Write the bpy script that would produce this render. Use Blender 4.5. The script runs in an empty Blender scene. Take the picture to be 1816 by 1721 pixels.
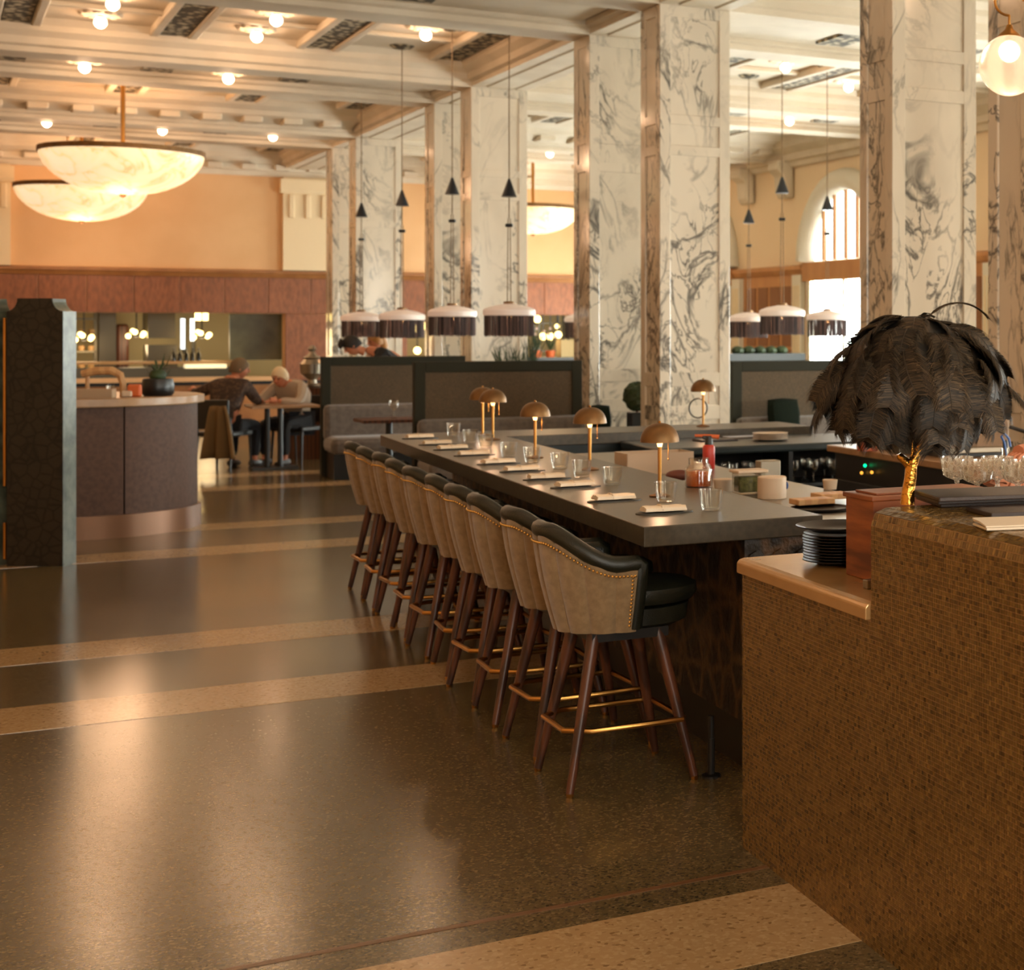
import bpy, bmesh, math, random
from mathutils import Vector, Matrix, noise as mnoise
random.seed(7)
S = bpy.context.scene
COL = S.collection

# ------------------------------------------------------------------ camera
FPX, CX, HOR, EYE = 2780.0, 1700.0, 590.0, 1.6      # focal length and principal point in pixels of the 1816x1721 frame
cam_d = bpy.data.cameras.new('camera')
cam = bpy.data.objects.new('camera', cam_d); COL.objects.link(cam)
cam.location = (0, 0, EYE); cam.rotation_euler = (math.pi/2, 0, 0)
cam_d.sensor_fit = 'HORIZONTAL'; cam_d.sensor_width = 36.0
cam_d.lens = FPX/1816*36.0
cam_d.shift_x = -(CX-908)/1816; cam_d.shift_y = -(860.5-HOR)/1816
cam_d.clip_start = 0.05; cam_d.clip_end = 200
cam_d.dof.use_dof = True; cam_d.dof.focus_distance = 4.6; cam_d.dof.aperture_fstop = 5.6
S.camera = cam

def P(px, py, z=0.0):
    """pixel -> point on the horizontal plane at height z"""
    Y = FPX*(EYE-z)/(py-HOR)
    return Vector(((px-CX)/FPX*Y, Y, z))
def D(px, py, Y):
    """pixel -> point at depth Y"""
    return Vector(((px-CX)/FPX*Y, Y, EYE-(py-HOR)/FPX*Y))

V = Vector((.8558, .5172, 0))           # across the hall
U = Vector((-.554, .8325, 0))           # along the colonnade
UB = Vector((-.4858, .8741, 0))         # along the bar
NV = Vector((-.5172, .8558, 0))         # square to V
AV = math.atan2(.5172, .8558)
A0 = Vector((-2.707, 14.2, 0))          # front left corner of one column
def R(s, t, z=0.0):
    p = A0 + V*s + U*t
    return Vector((p.x, p.y, z))
N0 = Vector((-1.092, 5.44, 0))          # near left corner of the bar top
def Bp(a, b, z=0.0):
    p = N0 + V*a + UB*b
    return Vector((p.x, p.y, z))

# ------------------------------------------------------------------ world, light, exposure
wd = bpy.data.worlds.new('world'); S.world = wd; wd.use_nodes = True
wd.node_tree.nodes['Background'].inputs[0].default_value = (.75, .85, .9, 1)
wd.node_tree.nodes['Background'].inputs[1].default_value = .6
S.view_settings.view_transform = 'Standard'; S.view_settings.look = 'None'
S.view_settings.gamma = 1; S.view_settings.use_curve_mapping = False
S.view_settings.exposure = 0.42
S.cycles.max_bounces = 6; S.cycles.diffuse_bounces = 3; S.cycles.glossy_bounces = 3
S.cycles.transmission_bounces = 6; S.cycles.transparent_max_bounces = 8
S.cycles.caustics_reflective = False; S.cycles.caustics_refractive = False
S.cycles.sample_clamp_indirect = 4.0
WARM = (1.0, .59, .34)
def area(name, loc, direction, sx, sy, power, col):
    l = bpy.data.lights.new(name, 'AREA'); l.shape = 'RECTANGLE'; l.size = sx; l.size_y = sy
    l.energy = power; l.color = col
    o = bpy.data.objects.new(name, l); COL.objects.link(o); o.location = loc
    o.rotation_euler = Vector(direction).to_track_quat('-Z', 'Y').to_euler()
    return o
def point(name, loc, power, col=WARM, r=.06):
    l = bpy.data.lights.new(name, 'POINT'); l.energy = power; l.color = col; l.shadow_soft_size = r
    o = bpy.data.objects.new(name, l); COL.objects.link(o); o.location = loc
    return o
WIN_T = (14.7, 9.16, 3.4, -2.4, -8.2)    # centres of the arched windows along the right wall; their lit panes give the daylight
DAYSTR = 27.0

# ------------------------------------------------------------------ helpers
def lin(c):
    c = c/255.0
    return c/12.92 if c <= .04045 else ((c+.055)/1.055)**2.4
def rgb(r, g, b): return (lin(r), lin(g), lin(b), 1)
MATS = {}
def mat(name, col, rough=.5, metal=0.0, col2=None, scale=8, detail=4, cmin=.35, cmax=.65, bump=0, bscale=60,
        emit=None, estr=0, trans=0, coat=0, spec=None, stretch=None, ior=None, sheen=0, kind='NOISE', attr=None, cdist=.02):
    m = bpy.data.materials.new(name); m.use_nodes = True; MATS[name] = m
    nt = m.node_tree; b = nt.nodes['Principled BSDF']
    b.inputs['Base Color'].default_value = col
    b.inputs['Roughness'].default_value = rough; b.inputs['Metallic'].default_value = metal
    b.inputs['Transmission Weight'].default_value = trans; b.inputs['Coat Weight'].default_value = coat
    b.inputs['Coat Roughness'].default_value = .08
    if sheen: b.inputs['Sheen Weight'].default_value = sheen
    if spec is not None: b.inputs['Specular IOR Level'].default_value = spec
    if ior: b.inputs['IOR'].default_value = ior
    if emit: b.inputs['Emission Color'].default_value = emit; b.inputs['Emission Strength'].default_value = estr
    tc = nt.nodes.new('ShaderNodeTexCoord'); src = tc.outputs['Object']
    if stretch:
        mp = nt.nodes.new('ShaderNodeMapping'); mp.inputs['Scale'].default_value = stretch
        nt.links.new(src, mp.inputs['Vector']); src = mp.outputs['Vector']
    if attr:
        at = nt.nodes.new('ShaderNodeAttribute'); at.attribute_name = attr
        mx = nt.nodes.new('ShaderNodeMix'); mx.data_type = 'RGBA'
        mx.inputs[6].default_value = col; mx.inputs[7].default_value = col2
        nt.links.new(at.outputs['Fac'], mx.inputs[0]); nt.links.new(mx.outputs[2], b.inputs['Base Color'])
    elif col2:
        if kind == 'NOISE':
            n = nt.nodes.new('ShaderNodeTexNoise'); n.inputs['Scale'].default_value = scale; n.inputs['Detail'].default_value = detail
            out = n.outputs['Fac']
        elif kind == 'VORONOI':
            n = nt.nodes.new('ShaderNodeTexVoronoi'); n.inputs['Scale'].default_value = scale; out = n.outputs['Distance']
        elif kind == 'EDGE':
            n = nt.nodes.new('ShaderNodeTexVoronoi'); n.feature = 'DISTANCE_TO_EDGE'; n.inputs['Scale'].default_value = scale; out = n.outputs['Distance']
        else:
            n = nt.nodes.new('ShaderNodeTexWave'); n.inputs['Scale'].default_value = scale; n.inputs['Distortion'].default_value = 4
            n.inputs['Detail'].default_value = detail; n.inputs['Detail Scale'].default_value = 2; out = n.outputs['Fac']
        nt.links.new(src, n.inputs['Vector'])
        rp = nt.nodes.new('ShaderNodeValToRGB'); rp.color_ramp.elements[0].position = cmin; rp.color_ramp.elements[1].position = cmax
        rp.color_ramp.elements[0].color = col; rp.color_ramp.elements[1].color = col2
        nt.links.new(out, rp.inputs['Fac']); nt.links.new(rp.outputs['Color'], b.inputs['Base Color'])
    if bump:
        n2 = nt.nodes.new('ShaderNodeTexNoise'); n2.inputs['Scale'].default_value = bscale; n2.inputs['Detail'].default_value = 3
        nt.links.new(src, n2.inputs['Vector'])
        bp = nt.nodes.new('ShaderNodeBump'); bp.inputs['Strength'].default_value = bump; bp.inputs['Distance'].default_value = cdist
        nt.links.new(n2.outputs['Fac'], bp.inputs['Height']); nt.links.new(bp.outputs['Normal'], b.inputs['Normal'])
    return m

def tag(o, label=None, cat=None, group=None, kind=None):
    if label: o['label'] = label
    if cat: o['category'] = cat
    if group: o['group'] = group
    if kind: o['kind'] = kind
    return o
def thing(name, label, cat, loc=(0, 0, 0), rz=0.0, group=None):
    o = bpy.data.objects.new(name, None); COL.objects.link(o)
    o.empty_display_size = .1; o.location = loc; o.rotation_euler = (0, 0, rz)
    return tag(o, label, cat, group)
def copy_tree(o, parent=None):
    c = o.copy(); COL.objects.link(c); c.parent = parent
    for ch in KIDS.get(o.name, []): copy_tree_part(ch, c)
    return c
KIDS = {}
def copy_tree_part(o, parent):
    c = o.copy(); COL.objects.link(c); c.parent = parent
    for ch in KIDS.get(o.name, []): copy_tree_part(ch, c)
    return c
def link_mesh(name, me, parent=None):
    o = bpy.data.objects.new(name, me); COL.objects.link(o)
    if parent is not None:
        o.parent = parent; KIDS.setdefault(parent.name, []).append(o)
    return o

class MB:
    def __init__(s): s.v = []; s.f = []; s.c = []
    def add(s, vs, fs):
        k = len(s.v); s.v += [tuple(x) for x in vs]; s.f += [tuple(i+k for i in f) for f in fs]; return s
    def box(s, c, d, ax=None, ay=None):
        """box centred on c with sizes d, optionally along axes ax / ay"""
        ax = Vector(ax) if ax is not None else Vector((1, 0, 0)); ay = Vector(ay) if ay is not None else Vector((0, 1, 0))
        az = Vector((0, 0, 1)); c = Vector(c)
        vs = [c+ax*(i*d[0]/2)+ay*(j*d[1]/2)+az*(k*d[2]/2) for k in (-1, 1) for j in (-1, 1) for i in (-1, 1)]
        return s.add(vs, [(0, 2, 3, 1), (4, 5, 7, 6), (0, 1, 5, 4), (2, 6, 7, 3), (1, 3, 7, 5), (0, 4, 6, 2)])
    def prism(s, pts, z0, z1):
        n = len(pts)
        vs = [(p[0], p[1], z0) for p in pts]+[(p[0], p[1], z1) for p in pts]
        fs = [tuple(range(n-1, -1, -1)), tuple(range(n, 2*n))]+[(i, (i+1) % n, n+(i+1) % n, n+i) for i in range(n)]
        return s.add(vs, fs)
    def sweep(s, prof, a, b, side, caps=True):
        """profile [(offset along side, z)] swept from a to b"""
        a = Vector(a); b = Vector(b); side = Vector(side); n = len(prof)
        vs = [a+side*o+Vector((0, 0, z)) for o, z in prof]+[b+side*o+Vector((0, 0, z)) for o, z in prof]
        fs = [(i, (i+1) % n, n+(i+1) % n, n+i) for i in range(n)]
        if caps: fs += [tuple(range(n-1, -1, -1)), tuple(range(n, 2*n))]
        return s.add(vs, fs)
    def tube(s, pts, r, n=8, closed=False, caps=True):
        pts = [Vector(p) for p in pts]; m = len(pts)
        rs = r if isinstance(r, (list, tuple)) else [r]*m
        k = len(s.v); up = Vector((0, 0, 1)); prev = None
        for i, p in enumerate(pts):
            if closed: t = pts[(i+1) % m]-pts[i-1]
            else: t = pts[min(i+1, m-1)]-pts[max(i-1, 0)]
            t.normalize()
            if prev is None:
                ref = up if abs(t.z) < .9 else Vector((1, 0, 0))
                x = t.cross(ref).normalized()
            else:
                x = prev-t*prev.dot(t); x.normalize()
            prev = x; y = t.cross(x)
            for j in range(n):
                a = 2*math.pi*j/n
                s.v.append(tuple(p+(x*math.cos(a)+y*math.sin(a))*rs[i]))
        for i in range(m if closed else m-1):
            for j in range(n):
                a = k+i*n; b = k+((i+1) % m)*n
                s.f.append((a+j, a+(j+1) % n, b+(j+1) % n, b+j))
        if caps and not closed:
            s.f.append(tuple(k+j for j in range(n-1, -1, -1))); s.f.append(tuple(k+(m-1)*n+j for j in range(n)))
        return s
    def lathe(s, prof, c=(0, 0, 0), n=24, sx=1, sy=1, a0=0, a1=2*math.pi):
        """profile [(r, z)] turned about the vertical through c"""
        k = len(s.v); full = abs(a1-a0-2*math.pi) < 1e-6; cols = n if full else n+1
        for r, z in prof:
            for j in range(cols):
                a = a0+(a1-a0)*j/n
                s.v.append((c[0]+r*sx*math.cos(a), c[1]+r*sy*math.sin(a), c[2]+z))
        for i in range(len(prof)-1):
            for j in range(n):
                a = k+i*cols; b = a+cols; j2 = (j+1) % cols
                s.f.append((a+j, a+j2, b+j2, b+j))
        return s
    def ball(s, c, r, n=12, m=8, sz=(1, 1, 1)):
        pr = [(math.sin(math.pi*i/m), -math.cos(math.pi*i/m)) for i in range(m+1)]
        k = len(s.v)
        for rr, z in pr:
            for j in range(n):
                a = 2*math.pi*j/n
                s.v.append((c[0]+r*sz[0]*rr*math.cos(a), c[1]+r*sz[1]*rr*math.sin(a), c[2]+r*sz[2]*z))
        for i in range(m):
            for j in range(n):
                a = k+i*n; b = a+n
                s.f.append((a+j, a+(j+1) % n, b+(j+1) % n, b+j))
        return s
    def build(s, name, m, parent=None, smooth=False, bevel=0, origin=None, mesh_only=False, merge=True):
        me = bpy.data.meshes.new(name)
        vs = s.v
        if origin is not None:
            o = Vector(origin); vs = [tuple(Vector(v)-o) for v in vs]
        me.from_pydata(vs, [], s.f); me.update()
        me.materials.append(m)
        bm = bmesh.new(); bm.from_mesh(me)
        if merge: bmesh.ops.remove_doubles(bm, verts=bm.verts, dist=1e-6)
        bmesh.ops.recalc_face_normals(bm, faces=bm.faces)
        bm.to_mesh(me); bm.free()
        if smooth:
            me.polygons.foreach_set('use_smooth', [True]*len(me.polygons))
            me.set_sharp_from_angle(angle=math.radians(40))
        if mesh_only: return me
        ob = link_mesh(name, me, parent)
        if origin is not None: ob.location = origin
        if bevel:
            bv = ob.modifiers.new('bevel', 'BEVEL'); bv.width = bevel; bv.segments = 2; bv.limit_method = 'ANGLE'
            bv.harden_normals = False
        return ob
def struct(o): o['kind'] = 'structure'; return o
def L2(o, p):
    """world point -> local of an unrotated or z-rotated root"""
    d = Vector(p)-Vector(o.location); a = -o.rotation_euler[2]
    return Vector((d.x*math.cos(a)-d.y*math.sin(a), d.x*math.sin(a)+d.y*math.cos(a), d.z))

# ------------------------------------------------------------------ materials
def marble(name, tint, vein, seed):
    m = bpy.data.materials.new(name); m.use_nodes = True; nt = m.node_tree; b = nt.nodes['Principled BSDF']
    N = nt.nodes.new; Lk = nt.links.new
    tc = N('ShaderNodeTexCoord'); mp = N('ShaderNodeMapping'); mp.inputs['Location'].default_value = (seed*3.1, seed*1.7, seed)
    mp.inputs['Rotation'].default_value = (.5, .9, .3); mp.inputs['Scale'].default_value = (1, 1, .55)
    Lk(tc.outputs['Object'], mp.inputs['Vector'])
    def ridge(scale, width, dist):
        n = N('ShaderNodeTexNoise'); n.inputs['Scale'].default_value = scale; n.inputs['Detail'].default_value = 6
        n.inputs['Roughness'].default_value = .55; n.inputs['Distortion'].default_value = dist
        Lk(mp.outputs['Vector'], n.inputs['Vector'])
        a = N('ShaderNodeMath'); a.operation = 'SUBTRACT'; a.inputs[1].default_value = .5; Lk(n.outputs['Fac'], a.inputs[0])
        c = N('ShaderNodeMath'); c.operation = 'ABSOLUTE'; Lk(a.outputs[0], c.inputs[0])
        r = N('ShaderNodeMapRange'); r.inputs[1].default_value = 0; r.inputs[2].default_value = width
        r.inputs[3].default_value = 1; r.inputs[4].default_value = 0; Lk(c.outputs[0], r.inputs[0])
        return r.outputs[0]
    v1 = ridge(1.5, .026, 1.3); v2 = ridge(3.4, .026, 1.8)
    n3 = N('ShaderNodeTexNoise'); n3.inputs['Scale'].default_value = 1.1; n3.inputs['Detail'].default_value = 2
    Lk(mp.outputs['Vector'], n3.inputs['Vector'])
    msk = N('ShaderNodeMapRange'); msk.inputs[1].default_value = .50; msk.inputs[2].default_value = .62; Lk(n3.outputs['Fac'], msk.inputs[0])
    m2 = N('ShaderNodeMath'); m2.operation = 'MULTIPLY'; Lk(v2, m2.inputs[0]); Lk(msk.outputs[0], m2.inputs[1])
    mk2 = N('ShaderNodeMapRange'); mk2.inputs[1].default_value = .44; mk2.inputs[2].default_value = .60; mk2.inputs[3].default_value = .10; Lk(n3.outputs['Fac'], mk2.inputs[0])
    m1 = N('ShaderNodeMath'); m1.operation = 'MULTIPLY'; Lk(v1, m1.inputs[0]); Lk(mk2.outputs[0], m1.inputs[1]); v1 = m1.outputs[0]
    mx = N('ShaderNodeMath'); mx.operation = 'MAXIMUM'; Lk(v1, mx.inputs[0]); Lk(m2.outputs[0], mx.inputs[1])
    m3 = N('ShaderNodeMath'); m3.operation = 'MULTIPLY'; m3.inputs[1].default_value = .92; Lk(mx.outputs[0], m3.inputs[0])
    n4 = N('ShaderNodeTexNoise'); n4.inputs['Scale'].default_value = 2.2; n4.inputs['Detail'].default_value = 5; Lk(mp.outputs['Vector'], n4.inputs['Vector'])
    c1 = N('ShaderNodeMix'); c1.data_type = 'RGBA'; c1.inputs[6].default_value = tint
    c1.inputs[7].default_value = tuple(x*.80 for x in tint[:3])+(1,)
    r4 = N('ShaderNodeMapRange'); r4.inputs[1].default_value = .45; r4.inputs[2].default_value = .8; Lk(n4.outputs['Fac'], r4.inputs[0]); Lk(r4.outputs[0], c1.inputs[0])
    c2 = N('ShaderNodeMix'); c2.data_type = 'RGBA'; Lk(m3.outputs[0], c2.inputs[0]); Lk(c1.outputs[2], c2.inputs[6]); c2.inputs[7].default_value = vein
    Lk(c2.outputs[2], b.inputs['Base Color']); b.inputs['Roughness'].default_value = .12
    return m
mMARBLE = [marble('marble_%d' % i, rgb(218, 206, 186), rgb(70, 70, 70), i*1.37) for i in range(4)]

def terrazzo(name, base, dark, light, sc, dens):
    m = bpy.data.materials.new(name); m.use_nodes = True; nt = m.node_tree; b = nt.nodes['Principled BSDF']
    N = nt.nodes.new; Lk = nt.links.new
    tc = N('ShaderNodeTexCoord')
    vo = N('ShaderNodeTexVoronoi'); vo.inputs['Scale'].default_value = sc; Lk(tc.outputs['Object'], vo.inputs['Vector'])
    sp = N('ShaderNodeSeparateColor'); Lk(vo.outputs['Color'], sp.inputs[0])
    r = N('ShaderNodeValToRGB'); e = r.color_ramp.elements
    e[0].position = 0; e[0].color = dark; e[1].position = 1; e[1].color = light
    k = e.new(dens); k.color = base; k2 = e.new(min(.97, dens+.5)); k2.color = base
    r.color_ramp.interpolation = 'LINEAR'
    Lk(sp.outputs[0], r.inputs['Fac'])
    n = N('ShaderNodeTexNoise'); n.inputs['Scale'].default_value = .7; n.inputs['Detail'].default_value = 6; Lk(tc.outputs['Object'], n.inputs['Vector'])
    mx = N('ShaderNodeMix'); mx.data_type = 'RGBA'; mx.blend_type = 'MULTIPLY'
    mr = N('ShaderNodeMapRange'); mr.inputs[1].default_value = .3; mr.inputs[2].default_value = .7; mr.inputs[3].default_value = 0; mr.inputs[4].default_value = .35
    Lk(n.outputs['Fac'], mr.inputs[0]); Lk(mr.outputs[0], mx.inputs[0]); Lk(r.outputs['Color'], mx.inputs[6]); mx.inputs[7].default_value = (.62, .58, .5, 1)
    Lk(mx.outputs[2], b.inputs['Base Color'])
    mr2 = N('ShaderNodeMapRange'); mr2.inputs[1].default_value = .3; mr2.inputs[2].default_value = .7; mr2.inputs[3].default_value = .16; mr2.inputs[4].default_value = .22
    Lk(n.outputs['Fac'], mr2.inputs[0]); Lk(mr2.outputs[0], b.inputs['Roughness'])
    b.inputs['Specular IOR Level'].default_value = .75
    return m
mTERR = terrazzo('terrazzo_green', rgb(104, 89, 60), rgb(54, 46, 31), rgb(136, 117, 82), 130, .25)
mTERRL = terrazzo('terrazzo_cream', rgb(190, 156, 112), rgb(148, 116, 78), rgb(204, 174, 130), 90, .10)
mBRASSLINE = mat('divider_strip', rgb(116, 82, 52), .3)
mPLASTER = mat('plaster_cream', rgb(224, 210, 188), .6, col2=rgb(212, 197, 174), scale=2)
mORN = mat('plaster_ornament', rgb(206, 190, 160), .7, col2=rgb(74, 66, 52), scale=11, kind='VORONOI', cmin=.25, cmax=.5, bump=.6, bscale=40)
mPEACH = mat('peach_paint', rgb(230, 184, 134), .75, col2=rgb(224, 176, 125), scale=1.3)
mPEACHLIT = mat('lightened_peach_paint', rgb(244, 218, 182), .75)  # same peach paint, lightened in colour for the brighter light on the right wall
mCREAM = mat('cream_paint', rgb(236, 212, 172), .6)
mCAP = mat('oak_cap', rgb(168, 112, 62), .45, col2=rgb(144, 92, 48), scale=3)
mCOPPER = mat('copper_panel', rgb(150, 92, 60), .5, .25, col2=rgb(122, 74, 48), scale=14, detail=8, stretch=(1.4, 1.4, .5), bump=.3, bscale=90)
mGREENM = mat('green_marble', rgb(62, 68, 56), .3, col2=rgb(104, 108, 92), scale=9, detail=8)
mDKPAT = mat('dark_leaf_pattern', rgb(36, 30, 21), .6, col2=rgb(50, 42, 30), scale=13, kind='EDGE', cmin=.02, cmax=.12, bump=.2, spec=.25)
mBRASS = mat('brass', rgb(190, 138, 72), .28, 1.0, bump=.03, bscale=40)
mABRASS = mat('aged_brass', rgb(134, 99, 60), .48, .7, col2=rgb(114, 84, 50), scale=12)
mBLACK = mat('black_metal', rgb(24, 22, 20), .4)
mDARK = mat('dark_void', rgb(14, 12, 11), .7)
mWALNUT = mat('walnut', rgb(96, 54, 33), .38, col2=rgb(66, 37, 23), scale=6, kind='WAVE', stretch=(1, 1, .12), detail=3)
mTAN = mat('tan_velvet', rgb(158, 130, 94), .85, col2=rgb(138, 112, 78), scale=40, sheen=.5, bump=.12, bscale=300)
mLEATHER = mat('green_leather', rgb(32, 33, 23), .38, col2=rgb(24, 25, 17), scale=14, bump=.12, bscale=180)
mBARTOP = mat('bar_top_stone', rgb(76, 67, 52), .3, col2=rgb(64, 56, 44), scale=40, detail=6)
mBAREDGE = mBARTOP
mBARBASE = mat('carved_bar_front', rgb(92, 68, 44), .5, col2=rgb(34, 26, 18), scale=7, kind='EDGE', cmin=.03, cmax=.16, bump=.5, bscale=25)
mSTEEL = mat('steel', rgb(150, 140, 124), .3, .85)
mTEAL = mat('dark_teal_counter', rgb(28, 36, 36), .3)
def thin_glass(name, tint, base, rough):
    m = bpy.data.materials.new(name); m.use_nodes = True; nt = m.node_tree
    for n in list(nt.nodes): nt.nodes.remove(n)
    N = nt.nodes.new; Lk = nt.links.new
    o = N('ShaderNodeOutputMaterial'); t = N('ShaderNodeBsdfTransparent'); g = N('ShaderNodeBsdfGlossy'); mx = N('ShaderNodeMixShader')
    t.inputs[0].default_value = tint; g.inputs['Roughness'].default_value = rough
    lw = N('ShaderNodeLayerWeight'); lw.inputs['Blend'].default_value = .35
    mr = N('ShaderNodeMapRange'); mr.inputs[3].default_value = base; mr.inputs[4].default_value = .75
    Lk(lw.outputs['Facing'], mr.inputs[0]); Lk(mr.outputs[0], mx.inputs[0]); Lk(t.outputs[0], mx.inputs[1]); Lk(g.outputs[0], mx.inputs[2]); Lk(mx.outputs[0], o.inputs[0])
    return m
mGLASS = thin_glass('clear_glass', (.97, .96, .93, 1), .05, .03)
mCRYSTAL = thin_glass('crystal', (.95, .92, .86, 1), .16, .08)
nt = mCRYSTAL.node_tree; o = [n for n in nt.nodes if n.type == 'OUTPUT_MATERIAL'][0]; mx0 = o.inputs[0].links[0].from_node
df = nt.nodes.new('ShaderNodeBsdfTranslucent'); df.inputs[0].default_value = (1, .92, .82, 1); mx1 = nt.nodes.new('ShaderNodeMixShader')
vo = nt.nodes.new('ShaderNodeTexVoronoi'); vo.feature = 'DISTANCE_TO_EDGE'; vo.inputs['Scale'].default_value = 70; tc = nt.nodes.new('ShaderNodeTexCoord')
mr = nt.nodes.new('ShaderNodeMapRange'); mr.inputs[1].default_value = .02; mr.inputs[2].default_value = .14; mr.inputs[3].default_value = .55; mr.inputs[4].default_value = .08
nt.links.new(tc.outputs['Object'], vo.inputs['Vector']); nt.links.new(vo.outputs['Distance'], mr.inputs[0]); nt.links.new(mr.outputs[0], mx1.inputs[0])
nt.links.new(mx0.outputs[0], mx1.inputs[1]); nt.links.new(df.outputs[0], mx1.inputs[2]); nt.links.new(mx1.outputs[0], o.inputs[0])
mNAIL = mat('nail_brass', rgb(226, 190, 120), .25, 1.0)
mLINEN = mat('linen', rgb(246, 228, 202), .85, bump=.15, bscale=120)
mPAPER = mat('paper', rgb(226, 206, 180), .8)
mMENU = mat('menu_leather', rgb(58, 44, 38), .5, bump=.1, bscale=200)
mBOXWOOD = mat('cedar_wood', rgb(98, 46, 24), .45, col2=rgb(164, 92, 48), scale=2.4, detail=5, cmin=.38, cmax=.62, stretch=(1, 1, 9))
mGOLDTOP = mat('bronze_top', rgb(196, 152, 98), .25, .3, col2=rgb(182, 138, 84), scale=5)
mTILE = mat('mosaic_tile', rgb(92, 66, 30), .22, .35, col2=rgb(164, 126, 66), attr='shade')
mGROUT = mat('grout', rgb(170, 130, 82), .8)
mFEATHER = mat('black_feather', rgb(20, 16, 12), .6, col2=rgb(92, 73, 51), attr='shade', spec=.25)
# each plume a little lighter or darker than the next
nt = mFEATHER.node_tree; b = nt.nodes['Principled BSDF']; src = b.inputs['Base Color'].links[0].from_socket
oi = nt.nodes.new('ShaderNodeObjectInfo'); hs = nt.nodes.new('ShaderNodeHueSaturation'); mr = nt.nodes.new('ShaderNodeMapRange')
mr.inputs[3].default_value = .55; mr.inputs[4].default_value = 1.5
nt.links.new(oi.outputs['Random'], mr.inputs[0]); nt.links.new(mr.outputs[0], hs.inputs['Value']); nt.links.new(src, hs.inputs['Color']); nt.links.new(hs.outputs['Color'], b.inputs['Base Color'])
mGOLD = mat('gold_leaf', rgb(206, 150, 66), .25, 1.0, bump=.5, bscale=30)
mPENDW = mat('white_enamel', rgb(240, 226, 216), .35, emit=rgb(255, 220, 200), estr=.12)
mFRINGE = mat('navy_fringe', rgb(26, 25, 33), .7, col2=rgb(128, 104, 98), attr='shade')
mFITTING = mat('navy_metal', rgb(26, 32, 40), .4)
mCORD = mat('cord', rgb(120, 92, 56), .6)
mALAB = mat('lit_alabaster', rgb(250, 220, 170), .4, emit=(1.0, .66, .33, 1), estr=1.5)
mBULB = mat('lit_bulb', (1, .9, .7, 1), .3, emit=(1.0, .76, .48, 1), estr=9)
mGLOW = mat('lamp_glow', (1, .8, .5, 1), .3, emit=(1.0, .55, .2, 1), estr=2.2)
mDAYGLASS = mat('daylit_pane', (.9, .95, .9, 1), .3, emit=(.93, 1.0, .95, 1), estr=DAYSTR)
mDAYARCH = mat('daylit_arch_pane', (.9, .95, .9, 1), .3, emit=(.93, 1.0, .95, 1), estr=DAYSTR*.1)
mREARFILL = mat('rear_fill_pane', (.9, .95, .9, 1), .3, emit=(1.0, .97, .86, 1), estr=DAYSTR*.34)
mWHITEP = mat('white_paint', rgb(226, 218, 200), .5)
mBOOTHF = mat('booth_frame_green', rgb(42, 40, 28), .7, spec=.2)
mBOOTHP = mat('booth_woven_panel', rgb(92, 74, 50), .8, col2=rgb(70, 55, 36), scale=120, bump=.2, bscale=200)
mGREYV = mat('grey_upholstery', rgb(110, 98, 88), .85, col2=rgb(92, 82, 74), scale=20, sheen=.3)
mPILLOW = mat('green_pillow', rgb(18, 26, 17), .9, spec=.15)
mMAUVE = mat('mauve_panel', rgb(92, 67, 55), .6, col2=rgb(80, 58, 47), scale=30, spec=.25)
mDESKTOP = mat('stone_desk_top', rgb(172, 134, 96), .3, col2=rgb(156, 120, 84), scale=9)
mPLINTH = mat('copper_plinth', rgb(126, 88, 62), .4, .4)
mPOTB = mat('black_pot', rgb(20, 20, 20), .35)
mLEAF = mat('leaf_green', rgb(52, 70, 34), .6, col2=rgb(36, 50, 24), scale=6)
mKYEL = mat('kitchen_plaster', rgb(200, 174, 118), .6)
mKGREY = mat('kitchen_steel', rgb(90, 84, 70), .35, .5)
mKSHELF = mat('kitchen_shelf', rgb(190, 150, 100), .5)
mBOTTLE = mat('bottle_glass', rgb(30, 32, 20), .15)
mTUBE = mat('lit_tube', (1, 1, 1, 1), .4, emit=(.9, .95, .9, 1), estr=1.6)
mSTRIP = mat('lit_strip', (1, .9, .6, 1), .4, emit=(1, .84, .5, 1), estr=.7)
mLATT = mat('oak_panel', rgb(196, 138, 84), .5, col2=rgb(180, 122, 72), scale=4, stretch=(1, 1, .3))
mLATTD = mat('cane_panel', rgb(150, 100, 64), .7, col2=rgb(126, 82, 50), scale=70)
mRED = mat('red_can', rgb(190, 52, 36), .4)
mORANGE = mat('orange_plastic', rgb(214, 104, 50), .45)
mJAR = mat('orange_preserve', rgb(196, 92, 20), .25, col2=rgb(160, 66, 12), scale=20)
mWHITEPL = mat('white_plastic', rgb(214, 190, 162), .45)
mHERB = mat('chopped_herbs', rgb(112, 112, 56), .8, col2=rgb(70, 76, 34), scale=70)
mBLUE = mat('blue_tape', rgb(50, 96, 170), .5)
mBOARD = mat('maple_board', rgb(206, 160, 108), .5, col2=rgb(190, 142, 92), scale=4, kind='WAVE')
mPLATE = mat('black_ceramic', rgb(24, 18, 16), .4, spec=.3)
mSKIN = mat('skin', rgb(206, 132, 96), .55)
mHAIRD = mat('dark_hair', rgb(26, 20, 16), .6)
mHAIRG = mat('grey_hair', rgb(110, 88, 62), .7)
mHAIRW = mat('white_hair', rgb(240, 214, 170), .7)
mHAIRB = mat('amber_hair', rgb(176, 122, 58), .6)
mPLAID = mat('plaid_shirt', rgb(92, 70, 54), .85, col2=rgb(60, 44, 34), scale=26, kind='VORONOI', cmin=.1, cmax=.6)
mSWEAT = mat('grey_sweater', rgb(184, 164, 142), .85)
mNAVY = mat('navy_shirt', rgb(28, 28, 32), .8)
mPINK = mat('pink_blouse', rgb(238, 212, 200), .8)
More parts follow.
